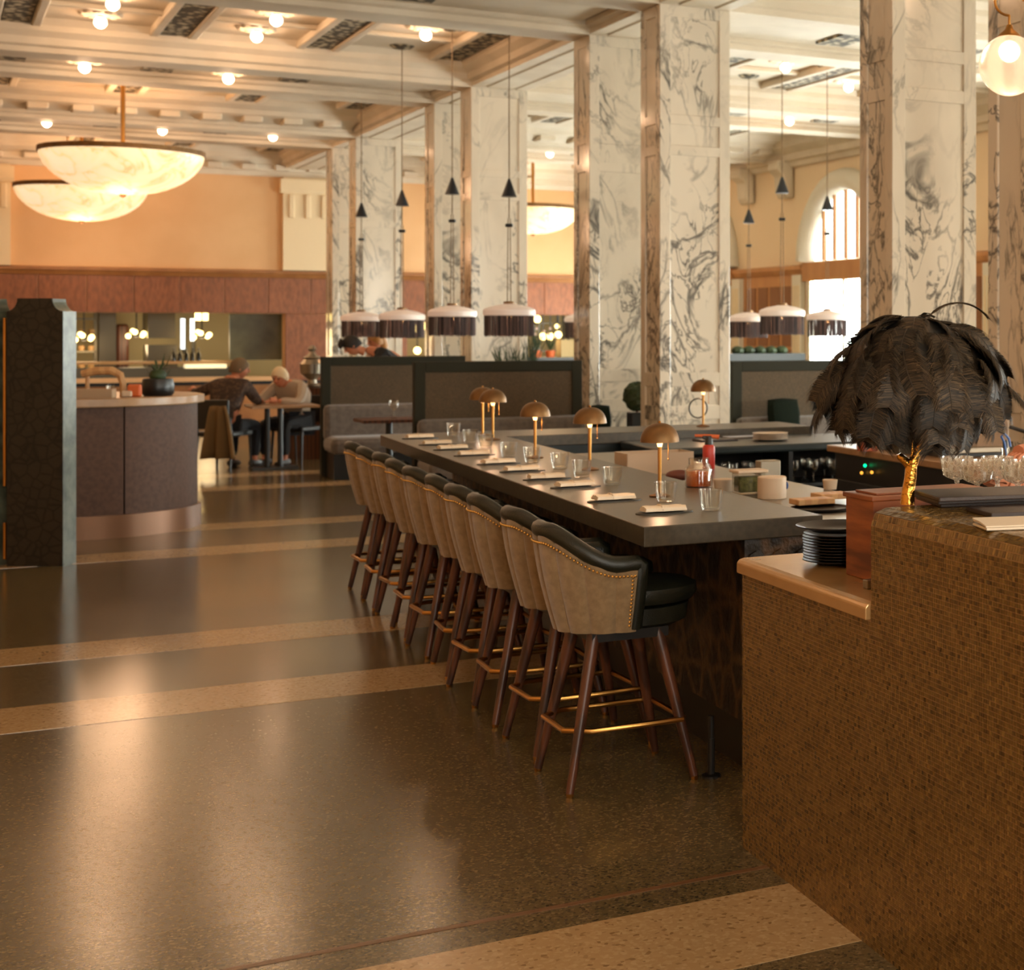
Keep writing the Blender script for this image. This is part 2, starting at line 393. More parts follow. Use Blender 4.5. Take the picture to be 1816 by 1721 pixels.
mTROU = mat('dark_trousers', rgb(28, 27, 30), .85)
mCOAT = mat('tan_coat', rgb(120, 92, 54), .85)
mSHOE = mat('shoe_leather', rgb(40, 28, 20), .4)
mGREENLED = mat('green_led', (0, 1, .3, 1), .4, emit=(0, 1, .3, 1), estr=2)
mORLED = mat('amber_led', (1, .5, .1, 1), .4, emit=(1, .45, .05, 1), estr=1)
mWINE = mat('dark_red_pot', rgb(170, 80, 40), .5)

# ------------------------------------------------------------------ floor, walls, ceiling
S0, S1, T0, T1 = -8.95, 7.0, -17.0, 17.5
ZS, ZC = 4.583, 4.93
def quad(s0, s1, t0, t1): return [R(s0, t0), R(s1, t0), R(s1, t1), R(s0, t1)]
floor = struct(MB().prism(quad(S0, S1, T0, T1), -.1, 0).build('floor', mTERR))
def t_of(px, py):
    p = P(px, py); return (p.y-.6043*p.x-15.84)/1.167
for a, b in (((1399, 1566.5), (1525.5, 1668)), ((0, 1258), (0, 1303)), ((0, 1152.7), (0, 1183)), ((124.6, 986), (124.6, 1001)),
             ((367, 929.7), (367, 940)), ((420, 862), (420, 869)), ((420, 840), (420, 846))):
    MB().prism(quad(S0, S1, t_of(*b), t_of(*a)), 0, .0015).build('light_strip', mTERRL, floor)
tr = t_of(1356, 1537.6)
MB().prism(quad(S0, S1, tr-.012, tr+.012), 0, .0018).build('divider_strip', mBRASSLINE, floor)

def sW(px, t=T1):
    """where a pixel column meets the wall at t"""
    k = (px-CX)/FPX; w = 15.84+1.167*t
    Y = w/(1-.6043*k); X = k*Y
    return (X-A0.x+.554*t)/.8558
def tR(px, s=S1):
    """where a pixel column meets the right wall"""
    k = (px-CX)/FPX
    # A0 + V s + U t : X = k Y
    return -(A0.x+.8558*s-k*(A0.y+.5172*s))/(-.554-k*.8325)
# back wall with two kitchen openings
O1 = (sW(60), sW(505)); O2 = (sW(722), sW(1110)); OZ = (.80, 1.95); TH = .25
m = MB()
def wbox(m, s0, s1, z0, z1, t0=T1, t1=T1+TH): m.prism(quad(s0, s1, t0, t1), z0, z1)
wbox(m, S0-TH, S1+TH, OZ[1], ZC+.1); wbox(m, S0-TH, S1+TH, 0, OZ[0])
wbox(m, S0-TH, O1[0], OZ[0], OZ[1]); wbox(m, O1[1], O2[0], OZ[0], OZ[1]); wbox(m, O2[1], S1+TH, OZ[0], OZ[1])
wall_back = struct(m.build('wall_back', mPEACH, merge=False))
def copper(s0, s1, z0, z1):
    n = max(1, round((s1-s0)/.72)); d = (s1-s0)/n
    for i in range(n):
        MB().prism(quad(s0+i*d+.004, s0+(i+1)*d-.004, T1-.03, T1-.002), z0, z1).build('copper_panel', mCOPPER, wall_back, bevel=.006)
copper(S0, S1, OZ[1], 2.60); copper(S0, O1[0], .72, OZ[1]-.003); copper(O1[1], O2[0], .72, OZ[1]-.003); copper(O2[1], S1, .72, OZ[1]-.003)
MB().sweep([(0, 2.60), (-.06, 2.60), (-.09, 2.66), (-.12, 2.68), (-.12, 2.72), (0, 2.74)], R(S0, T1), R(S1, T1), U).build('cap_rail', mCAP, wall_back)
MB().sweep([(0, .66), (-.05, .66), (-.05, .72), (0, .72)], R(S0, T1), R(S1, T1), U).build('dado_rail', mDARK, wall_back)
MB().prism(quad(S0, S1, T1-.02, T1), .0, .66).build('lower_panel', mCAP, wall_back)
def pilaster(s0, s1, wall, z0, z1, t=T1):
    MB().prism(quad(s0, s1, t-.12, t-.003), z0, z1).build('pilaster', mCREAM, wall)
    MB().sweep([(0, z1-.30), (-.17, z1-.30), (-.20, z1-.24), (-.20, z1-.04), (0, z1-.04)], R(s0-.05, t), R(s1+.05, t), U).build('pilaster_capital', mCREAM, wall)
    for k in range(3):
        sm = s0+(s1-s0)*(k+.5)/3
        MB().prism(quad(sm-.05, sm+.05, t-.16, t-.12), z1-.75, z1-.32).build('pilaster_flute', mCREAM, wall, bevel=.03)
pilaster(sW(500), sW(586), wall_back, 2.74, 4.45); pilaster(sW(-60), sW(-140)+2*(sW(-60)-sW(-140)), wall_back, 2.74, 4.45)
def cornice(a, b, side, wall, z=4.45):
    MB().sweep([(0, z), (-.06, z), (-.10, z+.08), (-.18, z+.10), (-.18, z+.2), (-.34, z+.3), (-.34, z+.38), (-.40, ZC), (0, ZC)], a, b, side).build('cornice', mPLASTER, wall)
cornice(R(S0, T1), R(S1, T1), U, wall_back)
for k in range(24):
    s = S0+.5+k*.56
    MB().box(R(s, T1-.24, 4.60), (.26, .14, .10), V, U).build('modillion', mPLASTER, wall_back, bevel=.02)

# right wall with arched windows
wall_right = struct(MB().prism(quad(S1+.02, S1+TH, T0, T1), 0, ZC+.1).build('wall_right', mPEACHLIT))
RAD = 1.12
for i, tc in enumerate(WIN_T):
    w = struct(thing('window_%d' % (i+1), None, None, R(S1, tc, 0)))
    def loc(ds, dt, z): p = V*ds+U*dt; return (p.x, p.y, z)
    # upper arch
    n = 14; arc = [(RAD*math.cos(math.pi*k/n), 2.80+RAD*math.sin(math.pi*k/n)) for k in range(n+1)]
    m = MB(); m.add([loc(-.02, d, z) for d, z in arc], [tuple(range(n+1))]); m.build('arched_pane', mDAYARCH, w)
    m = MB(); m.tube([loc(-.08, d*1.16, 2.80+(z-2.80)*1.16) for d, z in arc], .18, 10); m.build('arch_moulding', mWHITEP, w, True)
    for k in (-2, -1, 0, 1, 2):
        d = k*RAD/3; h = math.sqrt(max(0, RAD**2-d*d))
        p = Vector(loc(-.04, d, 0)); MB().box((p.x, p.y, 2.80+h/2), (.06, .05, h), U, V).build('mullion', mLATT, w)
    p = Vector(loc(-.06, 0, 0)); MB().box((p.x, p.y, 2.62), (2.7, .14, .32), U, V).build('transom', mLATT, w)
    # tall lower sash
    for k in (-1, 1):
        p = Vector(loc(-.02, k*RAD*.5, 0)); MB().box((p.x, p.y, 1.60), (RAD*.96, .03, 1.72), U, V).build('sash_pane', mDAYGLASS, w)
        p = Vector(loc(-.05, k*RAD*1.06, 0)); MB().box((p.x, p.y, 1.60), (.14, .1, 1.76), U, V).build('window_jamb', mWHITEP, w)
    p = Vector(loc(-.05, 0, 0)); MB().box((p.x, p.y, 1.60), (.09, .08, 1.76), U, V).build('window_stile', mWHITEP, w)
    p = Vector(loc(-.05, 0, 0)); MB().box((p.x, p.y, .70), (2.6, .16, .1), U, V).build('window_sill', mWHITEP, w)
def rbox(t0, t1, z0, z1, d0, d1): return MB().prism([R(S1-d1, t0), R(S1-d0, t0), R(S1-d0, t1), R(S1-d1, t1)], z0, z1)
for k in range(len(WIN_T)+1):
    hi = T1 if k == 0 else WIN_T[k-1]-1.42
    lo = T0 if k == len(WIN_T) else WIN_T[k]+1.42
    rbox(lo, hi, 0, 2.62, .0, .03).build('oak_wainscot', mLATT, wall_right)
    MB().sweep([(0, 2.60), (-.06, 2.60), (-.12, 2.68), (-.12, 2.74), (0, 2.76)], R(S1, lo), R(S1, hi), V).build('cap_rail', mLATT, wall_right)
    for e in (lo, hi-.32):
        if T0+1 < e < T1-1:
            rbox(e, e+.32, 0, 2.58, .03, .12).build('pilaster', mWHITEP, wall_right)
            for q in range(3): rbox(e+.05+q*.09, e+.09+q*.09, .3, 2.4, .12, .13).build('pilaster_flute', mCREAM, wall_right)
    if hi-lo > 1.5 and lo > 2:
        a, b = lo+.42, hi-.42; n = 4; d = (b-a)/n
        for q in range(n):
            for z0, z1 in ((.35, 1.30), (1.36, 2.40)):
                rbox(a+q*d+.05, a+(q+1)*d-.05, z0, z1, .03, .045).build('cane_panel', mLATTD, wall_right)
cornice(R(S1, T0), R(S1, T1), V, wall_right)
for px in (1330, 1398):
    tt = tR(px)
    m = MB(); m.sweep([(0, 3.92), (-.10, 3.92), (-.16, 4.02), (-.18, 4.30), (-.30, 4.40), (-.30, 4.56), (0, 4.56)], R(S1, tt-.2), R(S1, tt+.2), V)
    m.build('corbel', mPLASTER, wall_right, bevel=.03)
# walls out of view
wall_left = struct(MB().prism(quad(S0-TH, S0, T0, T1), 0, ZC+.1).build('wall_left', mPEACH))
wall_rear = struct(MB().prism(quad(S0-TH, S1+TH, T0-TH, T0), 0, ZC+.1).build('wall_rear', mPEACH))
for i, s in enumerate((-5.5, -1.0, 3.5)):  # glowing windows added behind the camera as daylight fill for the foreground
    w = struct(thing('window_%d' % (i+6), None, None, R(s, T0, 0)))
    MB().box(tuple(U*.03+Vector((0, 0, 2.5))), (2.3, .03, 3.0), V, U).build('sash_pane', mREARFILL, w)
    for k in (-1, 0, 1):
        p = U*.06+V*(k*1.17); MB().box((p.x, p.y, 2.5), (.09, .08, 3.1), V, U).build('window_stile', mWHITEP, w)

# ceiling: beams, coffers
ceiling = struct(MB().prism(quad(S0-TH, S1+TH, T0-TH, T1+TH), ZC, ZC+.1).build('ceiling', mPLASTER))
TC = [13.4, 11.77, 7.42, 5.79, 1.78, 0.0, -4.06, -5.67, -10.0, -11.5]
BD, CW = .452, .683
prof = [(0, ZS), (BD, ZS), (BD, 4.64), (BD+.05, 4.66), (BD+.05, 4.74), (BD+.12, 4.80), (BD+.12, 4.86), (BD+.19, ZC+.01),
        (-.19, ZC+.01), (-.12, 4.86), (-.12, 4.80), (-.05, 4.74), (-.05, 4.66), (0, 4.64)]
for t in TC:
    MB().sweep(prof, R(S0, t), R(S1, t), U).build('cross_beam', mPLASTER, ceiling)
lprof = [(.0, ZS+.004), (.14, ZS+.004), (.14, ZS+.05), (.19, ZS+.05), (.19, ZS+.004), (.49, ZS+.004), (.49, ZS+.05), (.54, ZS+.05), (.54, ZS+.004),
         (CW, ZS+.004), (CW, 4.64), (CW+.06, 4.66), (CW+.06, 4.74), (CW+.14, 4.80), (CW+.14, 4.86), (CW+.22, ZC+.01),
         (-.22, ZC+.01), (-.14, 4.86), (-.14, 4.80), (-.06, 4.74), (-.06, 4.66), (0, 4.64)]
tt = sorted(TC+[T0-.4])+[T1]
for a, b in zip(tt[:-1], tt[1:]):
    MB().sweep(lprof, R(0, a+BD), R(0, b), V).build('long_beam', mPLASTER, ceiling)
SLOTS = [(12.22, 13.4), (6.24, 7.42), (.45, 1.78), (-5.22, -4.06), (-11.05, -10.0)]
BAYS = [(13.85, 17.1), (7.87, 10.7), (2.23, 5.79), (-3.61, 0.0), (-9.55, -5.67), (-16.8, -11.5)]
SL = [-1.02-1.49*k for k in range(6)]; SR = [1.81+1.45*k for k in range(4)]
for a, b in SLOTS:
    MB().prism(quad(S0, -.1, a, b), 4.70, ZC).build('slot_panel', mPLASTER, ceiling)
    MB().prism(quad(.8, S1, a, b), 4.70, ZC).build('slot_panel', mPLASTER, ceiling)
    for s in [x-.745 for x in SL]+[x+.725 for x in SR]:
        MB().prism(quad(s-.16, s+.16, a+.25, b-.25), 4.675, 4.70).build('ornament_band', mORN, ceiling)
for a, b in BAYS:
    for s in [-.30]+[x-.745 for x in SL]+[1.0]+[x+.725 for x in SR]:
        MB().prism(quad(s-.13, s+.13, a+.1, b-.1), 4.865, ZC).build('ornament_band', mORN, ceiling)
        for d in (-.19, .19):
            MB().prism(quad(s+d-.045, s+d+.045, a+.1, b-.1), 4.84, ZC).build('coffer_rib', mPLASTER, ceiling, bevel=.015)
    for q in (1/3, 2/3):
        t = a+(b-a)*q
        for s0, s1 in ((S0, -.25), (.95, S1)):
            MB().prism(quad(s0, s1, t-.05, t+.05), 4.88, ZC).build('coffer_rib', mPLASTER, ceiling, bevel=.01)
for k in range(30):                         # modillions on the beam beyond the second pair
    s = S0+.4+k*.54
    if not -.25 < s < .95: MB().box(R(s, 11.77-.36, 4.715), (.26, .34, .10), V, U).build('modillion', mPLASTER, ceiling, bevel=.02)
for s0, s1 in ((S0, -.1), (.8, S1)):
    MB().sweep([(0, 4.64), (-.10, 4.64), (-.14, 4.68), (-.60, 4.76), (-.66, 4.82), (-.90, 4.86), (-1.02, 4.92), (-1.02, ZC), (0, ZC)], R(s0, 11.76), R(s1, 11.76), U).build('cove_cornice', mPLASTER, ceiling)

# ------------------------------------------------------------------ marble columns
def column(t, label, mi):
    c = thing('marble_column', label, 'column', R(0, t, 0), 0, 'paired marble columns')
    o = V*(CW/2)+U*(BD/2); mm = mMARBLE
    MB().box((o.x, o.y, ZS/2), (CW-.028, BD-.028, ZS-.01), V, U).build('panel_core', mm[mi], c)
    sw = .105
    for i in (0, 1):
        for j in (0, 1):
            q = V*(sw/2+i*(CW-sw))+U*(sw/2+j*(BD-sw))
            MB().box((q.x, q.y, ZS/2), (sw, sw, ZS), V, U).build('stile', mm[(mi+i+2*j+1) % 4], c, bevel=.006)
    for k, (z0, z1) in enumerate(((0, .38), (.80, .93), (1.105, 1.232), (3.22, 3.31), (3.50, 3.59), (4.48, ZS))):
        e = .02 if k == 0 else -.003
        MB().box((o.x, o.y, (z0+z1)/2), (CW+e, BD+e, z1-z0), V, U).build('plinth' if k == 0 else 'rail', mm[(mi+k) % 4], c, bevel=.004)
    return c
column(0, 'broad marble column directly behind the brass lamp with a black ring', 1)
column(1.78, 'marble column just left of the ring lamp column, beside the black planter', 2)
column(5.79, 'marble column behind the largest fringed pendant over the booths', 0)
column(7.42, 'marble column partly hidden behind the one with the largest pendant in front', 3)
column(11.77, 'far marble column behind the two leftmost fringed pendants', 2)
column(13.4, 'leftmost and farthest marble column beside the copper wall', 1)
column(-4.06, 'tall nearest marble column rising behind the black feather lamp', 3)
column(-5.67, 'marble column cut by the right edge behind the glass globe', 0)

# ------------------------------------------------------------------ ceiling bulbs
ORD = ['first', 'second', 'third', 'fourth', 'fifth', 'sixth', 'seventh', 'eighth', 'ninth', 'tenth', 'eleventh', 'twelfth']
_bl = {}
def ceiling_bulb(px, py, z, label, power=7.5, loc=None):
    p = P(px, py, z) if loc is None else Vector(loc)
    top = 4.93 if z > 4.7 else 4.70
    g = thing('ceiling_lamp', label, 'ceiling lamp', (p.x, p.y, top), 0, 'bare globe bulbs on the coffered ceiling')
    m = MB(); m.lathe([(0, -.03), (.08, -.035), (.13, -.03), (.20, -.012), (.22, 0), (0, 0)], n=16); m.build('rosette', mPLASTER, g, True)
    for k in range(10):
        a = 2*math.pi*k/10
        m = MB(); m.ball((.17*math.cos(a), .17*math.sin(a), -.02), .045, 6, 4, (1, 1, .5)); m.build('rosette_petal', mPLASTER, g, True)
    m = MB(); m.tube([(0, 0, -.02), (0, 0, -.07)], .03, 10); m.build('socket', mBRASS, g)
    m = MB(); m.ball((0, 0, z-top), .062, 14, 10); m.build('bulb', mBULB, g, True)
    point('bulb_light', (p.x, p.y, z-.09), power, WARM, .05)
for i, (px, py, z, lb) in enumerate((
    (200, 8, 4.83, 'bare bulb at the top edge, leftmost of the front ceiling row'),
    (490, 36, 4.83, 'bare bulb near the top, second of the front ceiling row'),
    (755, 62, 4.83, 'bare bulb right of the front ceiling row, nearest the column beam'),
    (178, 40, 4.83, 'bare bulb just below the top left bulb, left of the second ceiling row'),
    (455, 65, 4.83, 'bare bulb right of the second ceiling row'),
    (150, 120, 4.61, 'left bare bulb in the narrow slot above the alabaster bowls'),
    (405, 140, 4.61, 'right bare bulb in the narrow slot above the alabaster bowls'),
    (83, 218, 4.61, 'leftmost bare bulb in the far ceiling slot'),
    (288, 232, 4.61, 'middle bare bulb in the far ceiling slot right of the bowl rod'),
    (484, 243, 4.61, 'bare bulb in the far ceiling slot nearest the cream pilaster'),
    (1393, 120, 4.83, 'upper bare bulb above the right hand fringed pendants'),
    (1505, 155, 4.83, 'bare bulb touching the left edge of the nearest marble column'),
    (1400, 215, 4.61, 'lower bare bulb above the right hand fringed pendants'),
    (975, 273, 4.61, 'bare bulb seen between columns above the far alabaster bowl'))):
    ceiling_bulb(px, py, z, lb, 7.5 if px < 900 else 3.5)
for i, (s, t) in enumerate(((SL[1], -1.8), (SL[3], -1.8), (SL[2], -7.6), (SL[4], -7.6), (SL[0], -7.6), (SR[0], -7.6))):  # unseen bulbs added to light the near bays
    ceiling_bulb(0, 0, 4.83, 'added fill bulb on the ceiling above the bar, out of view, %s of its kind' % ORD[i], 22, R(s, t, 4.83))

# ------------------------------------------------------------------ alabaster bowls
def bowl(px, py, Y, rad, label, ztop, pw=1.0):
    c = D(px, py, Y); zr = c.z
    g = thing('alabaster_pendant', label, 'pendant lamp', (c.x, c.y, zr), 0, 'alabaster bowl pendants')
    pr = []
    for k in range(13):
        a = math.pi/2*k/12
        pr.append((rad*math.sin(a)**.9, -rad*.56*math.cos(a)**1.15 if k < 12 else 0))
    m = MB(); m.lathe(pr, n=48); m.build('alabaster_bowl', mALAB2, g, True)
    m = MB(); m.lathe([(rad*.985, -.02), (rad*1.015, -.02), (rad*1.015, .045), (rad*.985, .045), (rad*.985, -.02)], n=48); m.build('bronze_rim', mABRASS, g, True)
    m = MB(); m.tube([(0, 0, -rad*.50), (0, 0, ztop-zr)], .028, 10); m.build('rod', mBRASS, g, True)
    m = MB(); m.lathe([(0, -rad*.56-.05), (.03, -rad*.56-.03), (.045, -rad*.56), (0, -rad*.56+.02)], n=12); m.build('finial', mABRASS, g, True)
    m = MB(); m.lathe([(0, ztop-zr-.06), (.12, ztop-zr-.05), (.14, ztop-zr), (0, ztop-zr)], n=16); m.build('canopy', mBRASS, g, True)
    point('bowl_light', (c.x, c.y, zr+.25), 34*pw, WARM, .3)
    point('bowl_light', (c.x, c.y, zr-rad*.56-.25), 24*pw, WARM, .3)
mALAB2 = bpy.data.materials.new('lit_alabaster_veined'); mALAB2.use_nodes = True
nt = mALAB2.node_tree; b = nt.nodes['Principled BSDF']
tc = nt.nodes.new('ShaderNodeTexCoord'); nz = nt.nodes.new('ShaderNodeTexNoise'); nz.inputs['Scale'].default_value = 2.2; nz.inputs['Detail'].default_value = 6; nz.inputs['Distortion'].default_value = 1.2
nt.links.new(tc.outputs['Object'], nz.inputs['Vector'])
rp = nt.nodes.new('ShaderNodeValToRGB'); e = rp.color_ramp.elements
e[0].position = .40; e[0].color = (1.0, .78, .46, 1); e[1].position = .62; e[1].color = (1, .80, .50, 1)
k = e.new(.50); k.color = (.86, .52, .22, 1); k = e.new(.47); k.color = (1, .74, .42, 1); k = e.new(.53); k.color = (1, .74, .42, 1)
nt.links.new(nz.outputs['Fac'], rp.inputs['Fac']); nt.links.new(rp.outputs['Color'], b.inputs['Emission Color']); nt.links.new(rp.outputs['Color'], b.inputs['Base Color'])
b.inputs['Emission Strength'].default_value = .62; b.inputs['Roughness'].default_value = .4
bowl(218, 272, 20.6, .97, 'large lit alabaster bowl hanging nearest, upper left', ZC)
bowl(145, 334, 25.6, .96, 'lit alabaster bowl behind and below the nearest one', ZC)
bowl(945, 370, 29.6, .86, 'lit alabaster bowl seen between columns near the far wall', ZC, .35)

# ------------------------------------------------------------------ fringed pendants
def make_fringe():
    rnd = random.Random(3); m = MB(); n = 300; r = .238
    for k in range(n):
        a = 2*math.pi*k/n+rnd.uniform(-.01, .01); w = .0036; rr = r+rnd.uniform(-.006, .006)
        c, s_ = math.cos(a), math.sin(a); zb = -.215+rnd.uniform(-.012, .01); sk = rnd.uniform(-.01, .01)
        p0 = Vector((rr*c, rr*s_, .005)); p1 = Vector((rr*math.cos(a+sk), rr*math.sin(a+sk), zb)); tx = Vector((-s_, c, 0))*w
        nx = Vector((c, s_, 0))*.003
        m.add([p0-tx, p0+tx, p0+nx, p1-tx, p1+tx, p1+nx], [(0, 1, 4, 3), (1, 2, 5, 4), (2, 0, 3, 5)])
    me = m.build('fringe', mFRINGE, mesh_only=True, merge=False); sh = []
    for k in range(n): sh += [rnd.random()**2.2]*6
    me.attributes.new('shade', 'FLOAT', 'POINT').data.foreach_set('value', sh)
    return me
FR = make_fringe(); SHADE = None
def pendant(px, py, Y, label, ztop=ZC, weight=None):
    """py = line between enamel shade and fringe"""
    c = D(px, py, Y); z = c.z
    g = thing('fringed_pendant', label, 'pendant lamp', (c.x, c.y, z), 0, 'white pendants with navy fringe')
    m = MB(); m.lathe([(.252, -.012), (.258, .012), (.255, .045), (.235, .062), (.17, .085), (.08, .102), (.045, .112), (0, .114)], n=40)
    m.lathe([(.25, -.012), (.245, .01), (.16, .07), (0, .095)], n=40); m.build('enamel_shade', mPENDW, g, True)
    m = MB(); m.lathe([(.246, -.008), (.25, -.008), (.25, .008), (.246, .008)], n=40); m.build('fringe_braid', mFITTING, g, True)
    f = link_mesh('fringe', FR, g)
    m = MB(); m.lathe([(0, .10), (.055, .104), (.055, .13), (.02, .135), (0, .135)], n=14); m.build('shade_cap', mABRASS, g, True)
    zt = ztop-z; zw = weight if weight else zt*.36
    for d in (-.018, .018):
        m = MB(); m.tube([(d, 0, .13), (d*.6, 0, zw-.25)], .005, 6); m.build('cord', mCORD, g)
    m = MB(); m.tube([(0, 0, zw-.25), (0, 0, zt)], .006, 6); m.build('cord', mCORD, g)
    m = MB(); m.tube([(-.035, 0, zw-.32), (.035, 0, zw-.32)], .018, 8); m.build('cord_clip', mFITTING, g)
    m = MB(); m.lathe([(0, zw+.16), (.012, zw+.15), (.07, zw-.01), (.078, zw-.03), (0, zw-.035)], n=14); m.build('counterweight', mFITTING, g, True)
    m = MB(); m.lathe([(0, zt-.04), (.1, zt-.03), (.14, zt), (0, zt)], n=16); m.build('ceiling_rose', mORN, g, True)
    m = MB(); m.ball((0, 0, -.015), .03, 10, 6); m.build('bulb', mGLOW, g, True)
    point('pendant_light', (c.x, c.y, z-.06), 5, WARM, .04)
def wz(Y, py_w, py): return (py-py_w)*Y/FPX
pendant(903, 558, 15.96, 'largest fringed pendant, right of the left hand group of four', weight=wz(15.96, 344, 558))
pendant(802, 560, 17.1, 'fringed pendant second from the right in the left hand group', weight=wz(17.1, 340, 560))
pendant(713, 566, 18.2, 'fringed pendant second from the left in the left hand group', weight=wz(18.2, 361, 566))
pendant(641, 568, 20.4, 'leftmost fringed pendant, above the bending person', weight=wz(20.4, 381, 568))
pendant(1036, 570, 20.6, 'fringed pendant cut off by the column beside the black planter', weight=wz(20.6, 400, 570))
pendant(1387, 559, 17.5, 'largest of the three fringed pendants right of the columns', weight=wz(17.5, 338, 559))
pendant(1328, 569, 20.3, 'leftmost of the three fringed pendants right of the columns', weight=wz(20.3, 392, 569))
pendant(1467, 566, 19.5, 'fringed pendant next to the feather lamp, by the arched window', weight=wz(19.5, 369, 566))
# hanging glass globe
c = D(1790, 116, 6.6)
g = thing('globe_pendant', 'ribbed glass globe lamp on a curled brass arm at the right edge', 'pendant lamp', tuple(c), 0)
mGLOBE = mat('ribbed_globe_glass', (1, .9, .78, 1), .25, trans=.85, ior=1.15, emit=(1, .62, .40, 1), estr=.22)
m = MB(); pr = []
for k in range(33):
    a = math.pi*k/32; rr = .128*math.sin(a)
    pr.append((rr*(1+(.012 if (k % 2 and 10 < k < 24) else 0)), -.128*math.cos(a)))
m.lathe(pr, n=40); m.build('glass_globe', mGLOBE, g, True)
m = MB(); m.ball((0, 0, .05), .038, 12, 8); m.build('bulb', mBULB, g, True)
m = MB(); m.lathe([(0, .17), (.012, .17), (.02, .15), (.045, .13), (.052, .118), (0, .115)], n=20); m.build('brass_gallery', mBRASS, g, True)
m = MB(); m.tube([(0, 0, .17), (0, 0, .21)]+[(-.0+.055*(math.cos(a)-1)*0+.05*math.sin(a), 0, .26-.05*math.cos(a)) for a in (0,)]+
                 [(.06*math.cos(a)-0.0, 0, .27+.06*math.sin(a)) for a in [math.pi*(1.5-.1*i) for i in range(1, 16)]]+[(.03, 0, 1.2), (.03, 0, ZC-c.z)], .006, 8)
m.build('curled_rod', mBRASS, g, True)
point('globe_light', (c.x, c.y, c.z-.2), 6, WARM, .1)

# ------------------------------------------------------------------ the bar
BZ = .925; BW = .69; BL = 5.62
bar = thing('bar_counter', 'long dark stone topped bar with carved front lined by ten stools', 'bar counter', tuple(Bp(0, 0)))
def bl(a, b, z=0): return Bp(a, b, z)-N0
top = [bl(0, 0), bl(BW, 0), bl(BW, 5.02), bl(BW+2.2, 5.02), bl(BW+2.2, 5.66), bl(.05, 5.66), bl(0, 5.60)]
MB().prism(top, BZ-.072, BZ).build('stone_top', mBARTOP, bar, bevel=.004)
MB().prism([bl(.385, .02), bl(BW-.01, .02), bl(BW-.01, 5.2), bl(.385, 5.2)], .19, BZ-.072).build('carved_front', mBARBASE, bar)
MB().prism([bl(.42, .05), bl(BW-.03, .05), bl(BW-.03, 5.15), bl(.42, 5.15)], 0, .19).build('toe_kick', mBLACK, bar)
MB().prism([bl(BW, 5.06), bl(BW+2.18, 5.06), bl(BW+2.18, 5.3), bl(BW, 5.3)], 0, BZ-.072).build('far_front', mTEAL, bar)
# raised carved fans on the end of the bar front
for i in range(3):
    for j in range(6):
        c0 = bl(.43+i*.095, .02, .20+j*.105)
        m = MB(); n = 6; vs = [c0]+[c0+V*(.05*math.cos(math.pi*k/n))+Vector((0, 0, .085*math.sin(math.pi*k/n))) for k in range(n+1)]
        vs2 = [v-UB*.012 for v in vs]; vs2[0] = vs2[0]+UB*.008
        k_ = len(vs); fs = [tuple(range(k_))[::-1]]+[(0+k_, i2+k_, i2+1+k_) for i2 in range(1, k_-1)]+[(i2, (i2+1) % k_, (i2+1) % k_+k_, i2+k_) for i2 in range(k_)]
        m.add(vs2+vs, [tuple(range(k_))]+[tuple(range(2*k_-1, k_-1, -1))]+[(i2, (i2+1) % k_, (i2+1) % k_+k_, i2+k_) for i2 in range(k_)])
        m.build('carved_fan', mBARBASE, bar)
# bracket post beside the first stool
g = thing('bar_post', 'black iron foot post at the near end of the bar', 'post', tuple(P(1261, 1378)))
m = MB(); m.lathe([(0, 0), (.035, 0), (.035, .008), (.014, .012), (.014, .14), (0, .14)], n=16); m.build('flange', mBLACK, g, True)
m = MB(); m.tube([(0, 0, .13), (0, 0, .22)], .012, 10); m.build('stem', mBLACK, g)
# bartender's side: lower steel worktop
g = thing('steel_worktop', 'lower steel worktop on the bartender side of the bar', 'worktop', tuple(Bp(BW, .3)))
def bl2(a, b): return Bp(a, b)-Vector(g.location)
MB().prism([bl2(BW+.01, .25), bl2(1.37, .25), bl2(1.37, 4.2), bl2(BW+.01, 4.2)], .84, .86).build('worktop', mSTEEL, g, bevel=.004)
MB().prism([bl2(BW+.03, .3), bl2(1.33, .3), bl2(1.33, 4.15), bl2(BW+.03, 4.15)], .1, .84).build('cabinet', mTEAL, g)
for k in range(4): MB().prism([bl2(1.331, .5+k*.95), bl2(1.345, .5+k*.95), bl2(1.345, 1.3+k*.95), bl2(1.331, 1.3+k*.95)], .2, .78).build('cabinet_door', mBLACK, g)

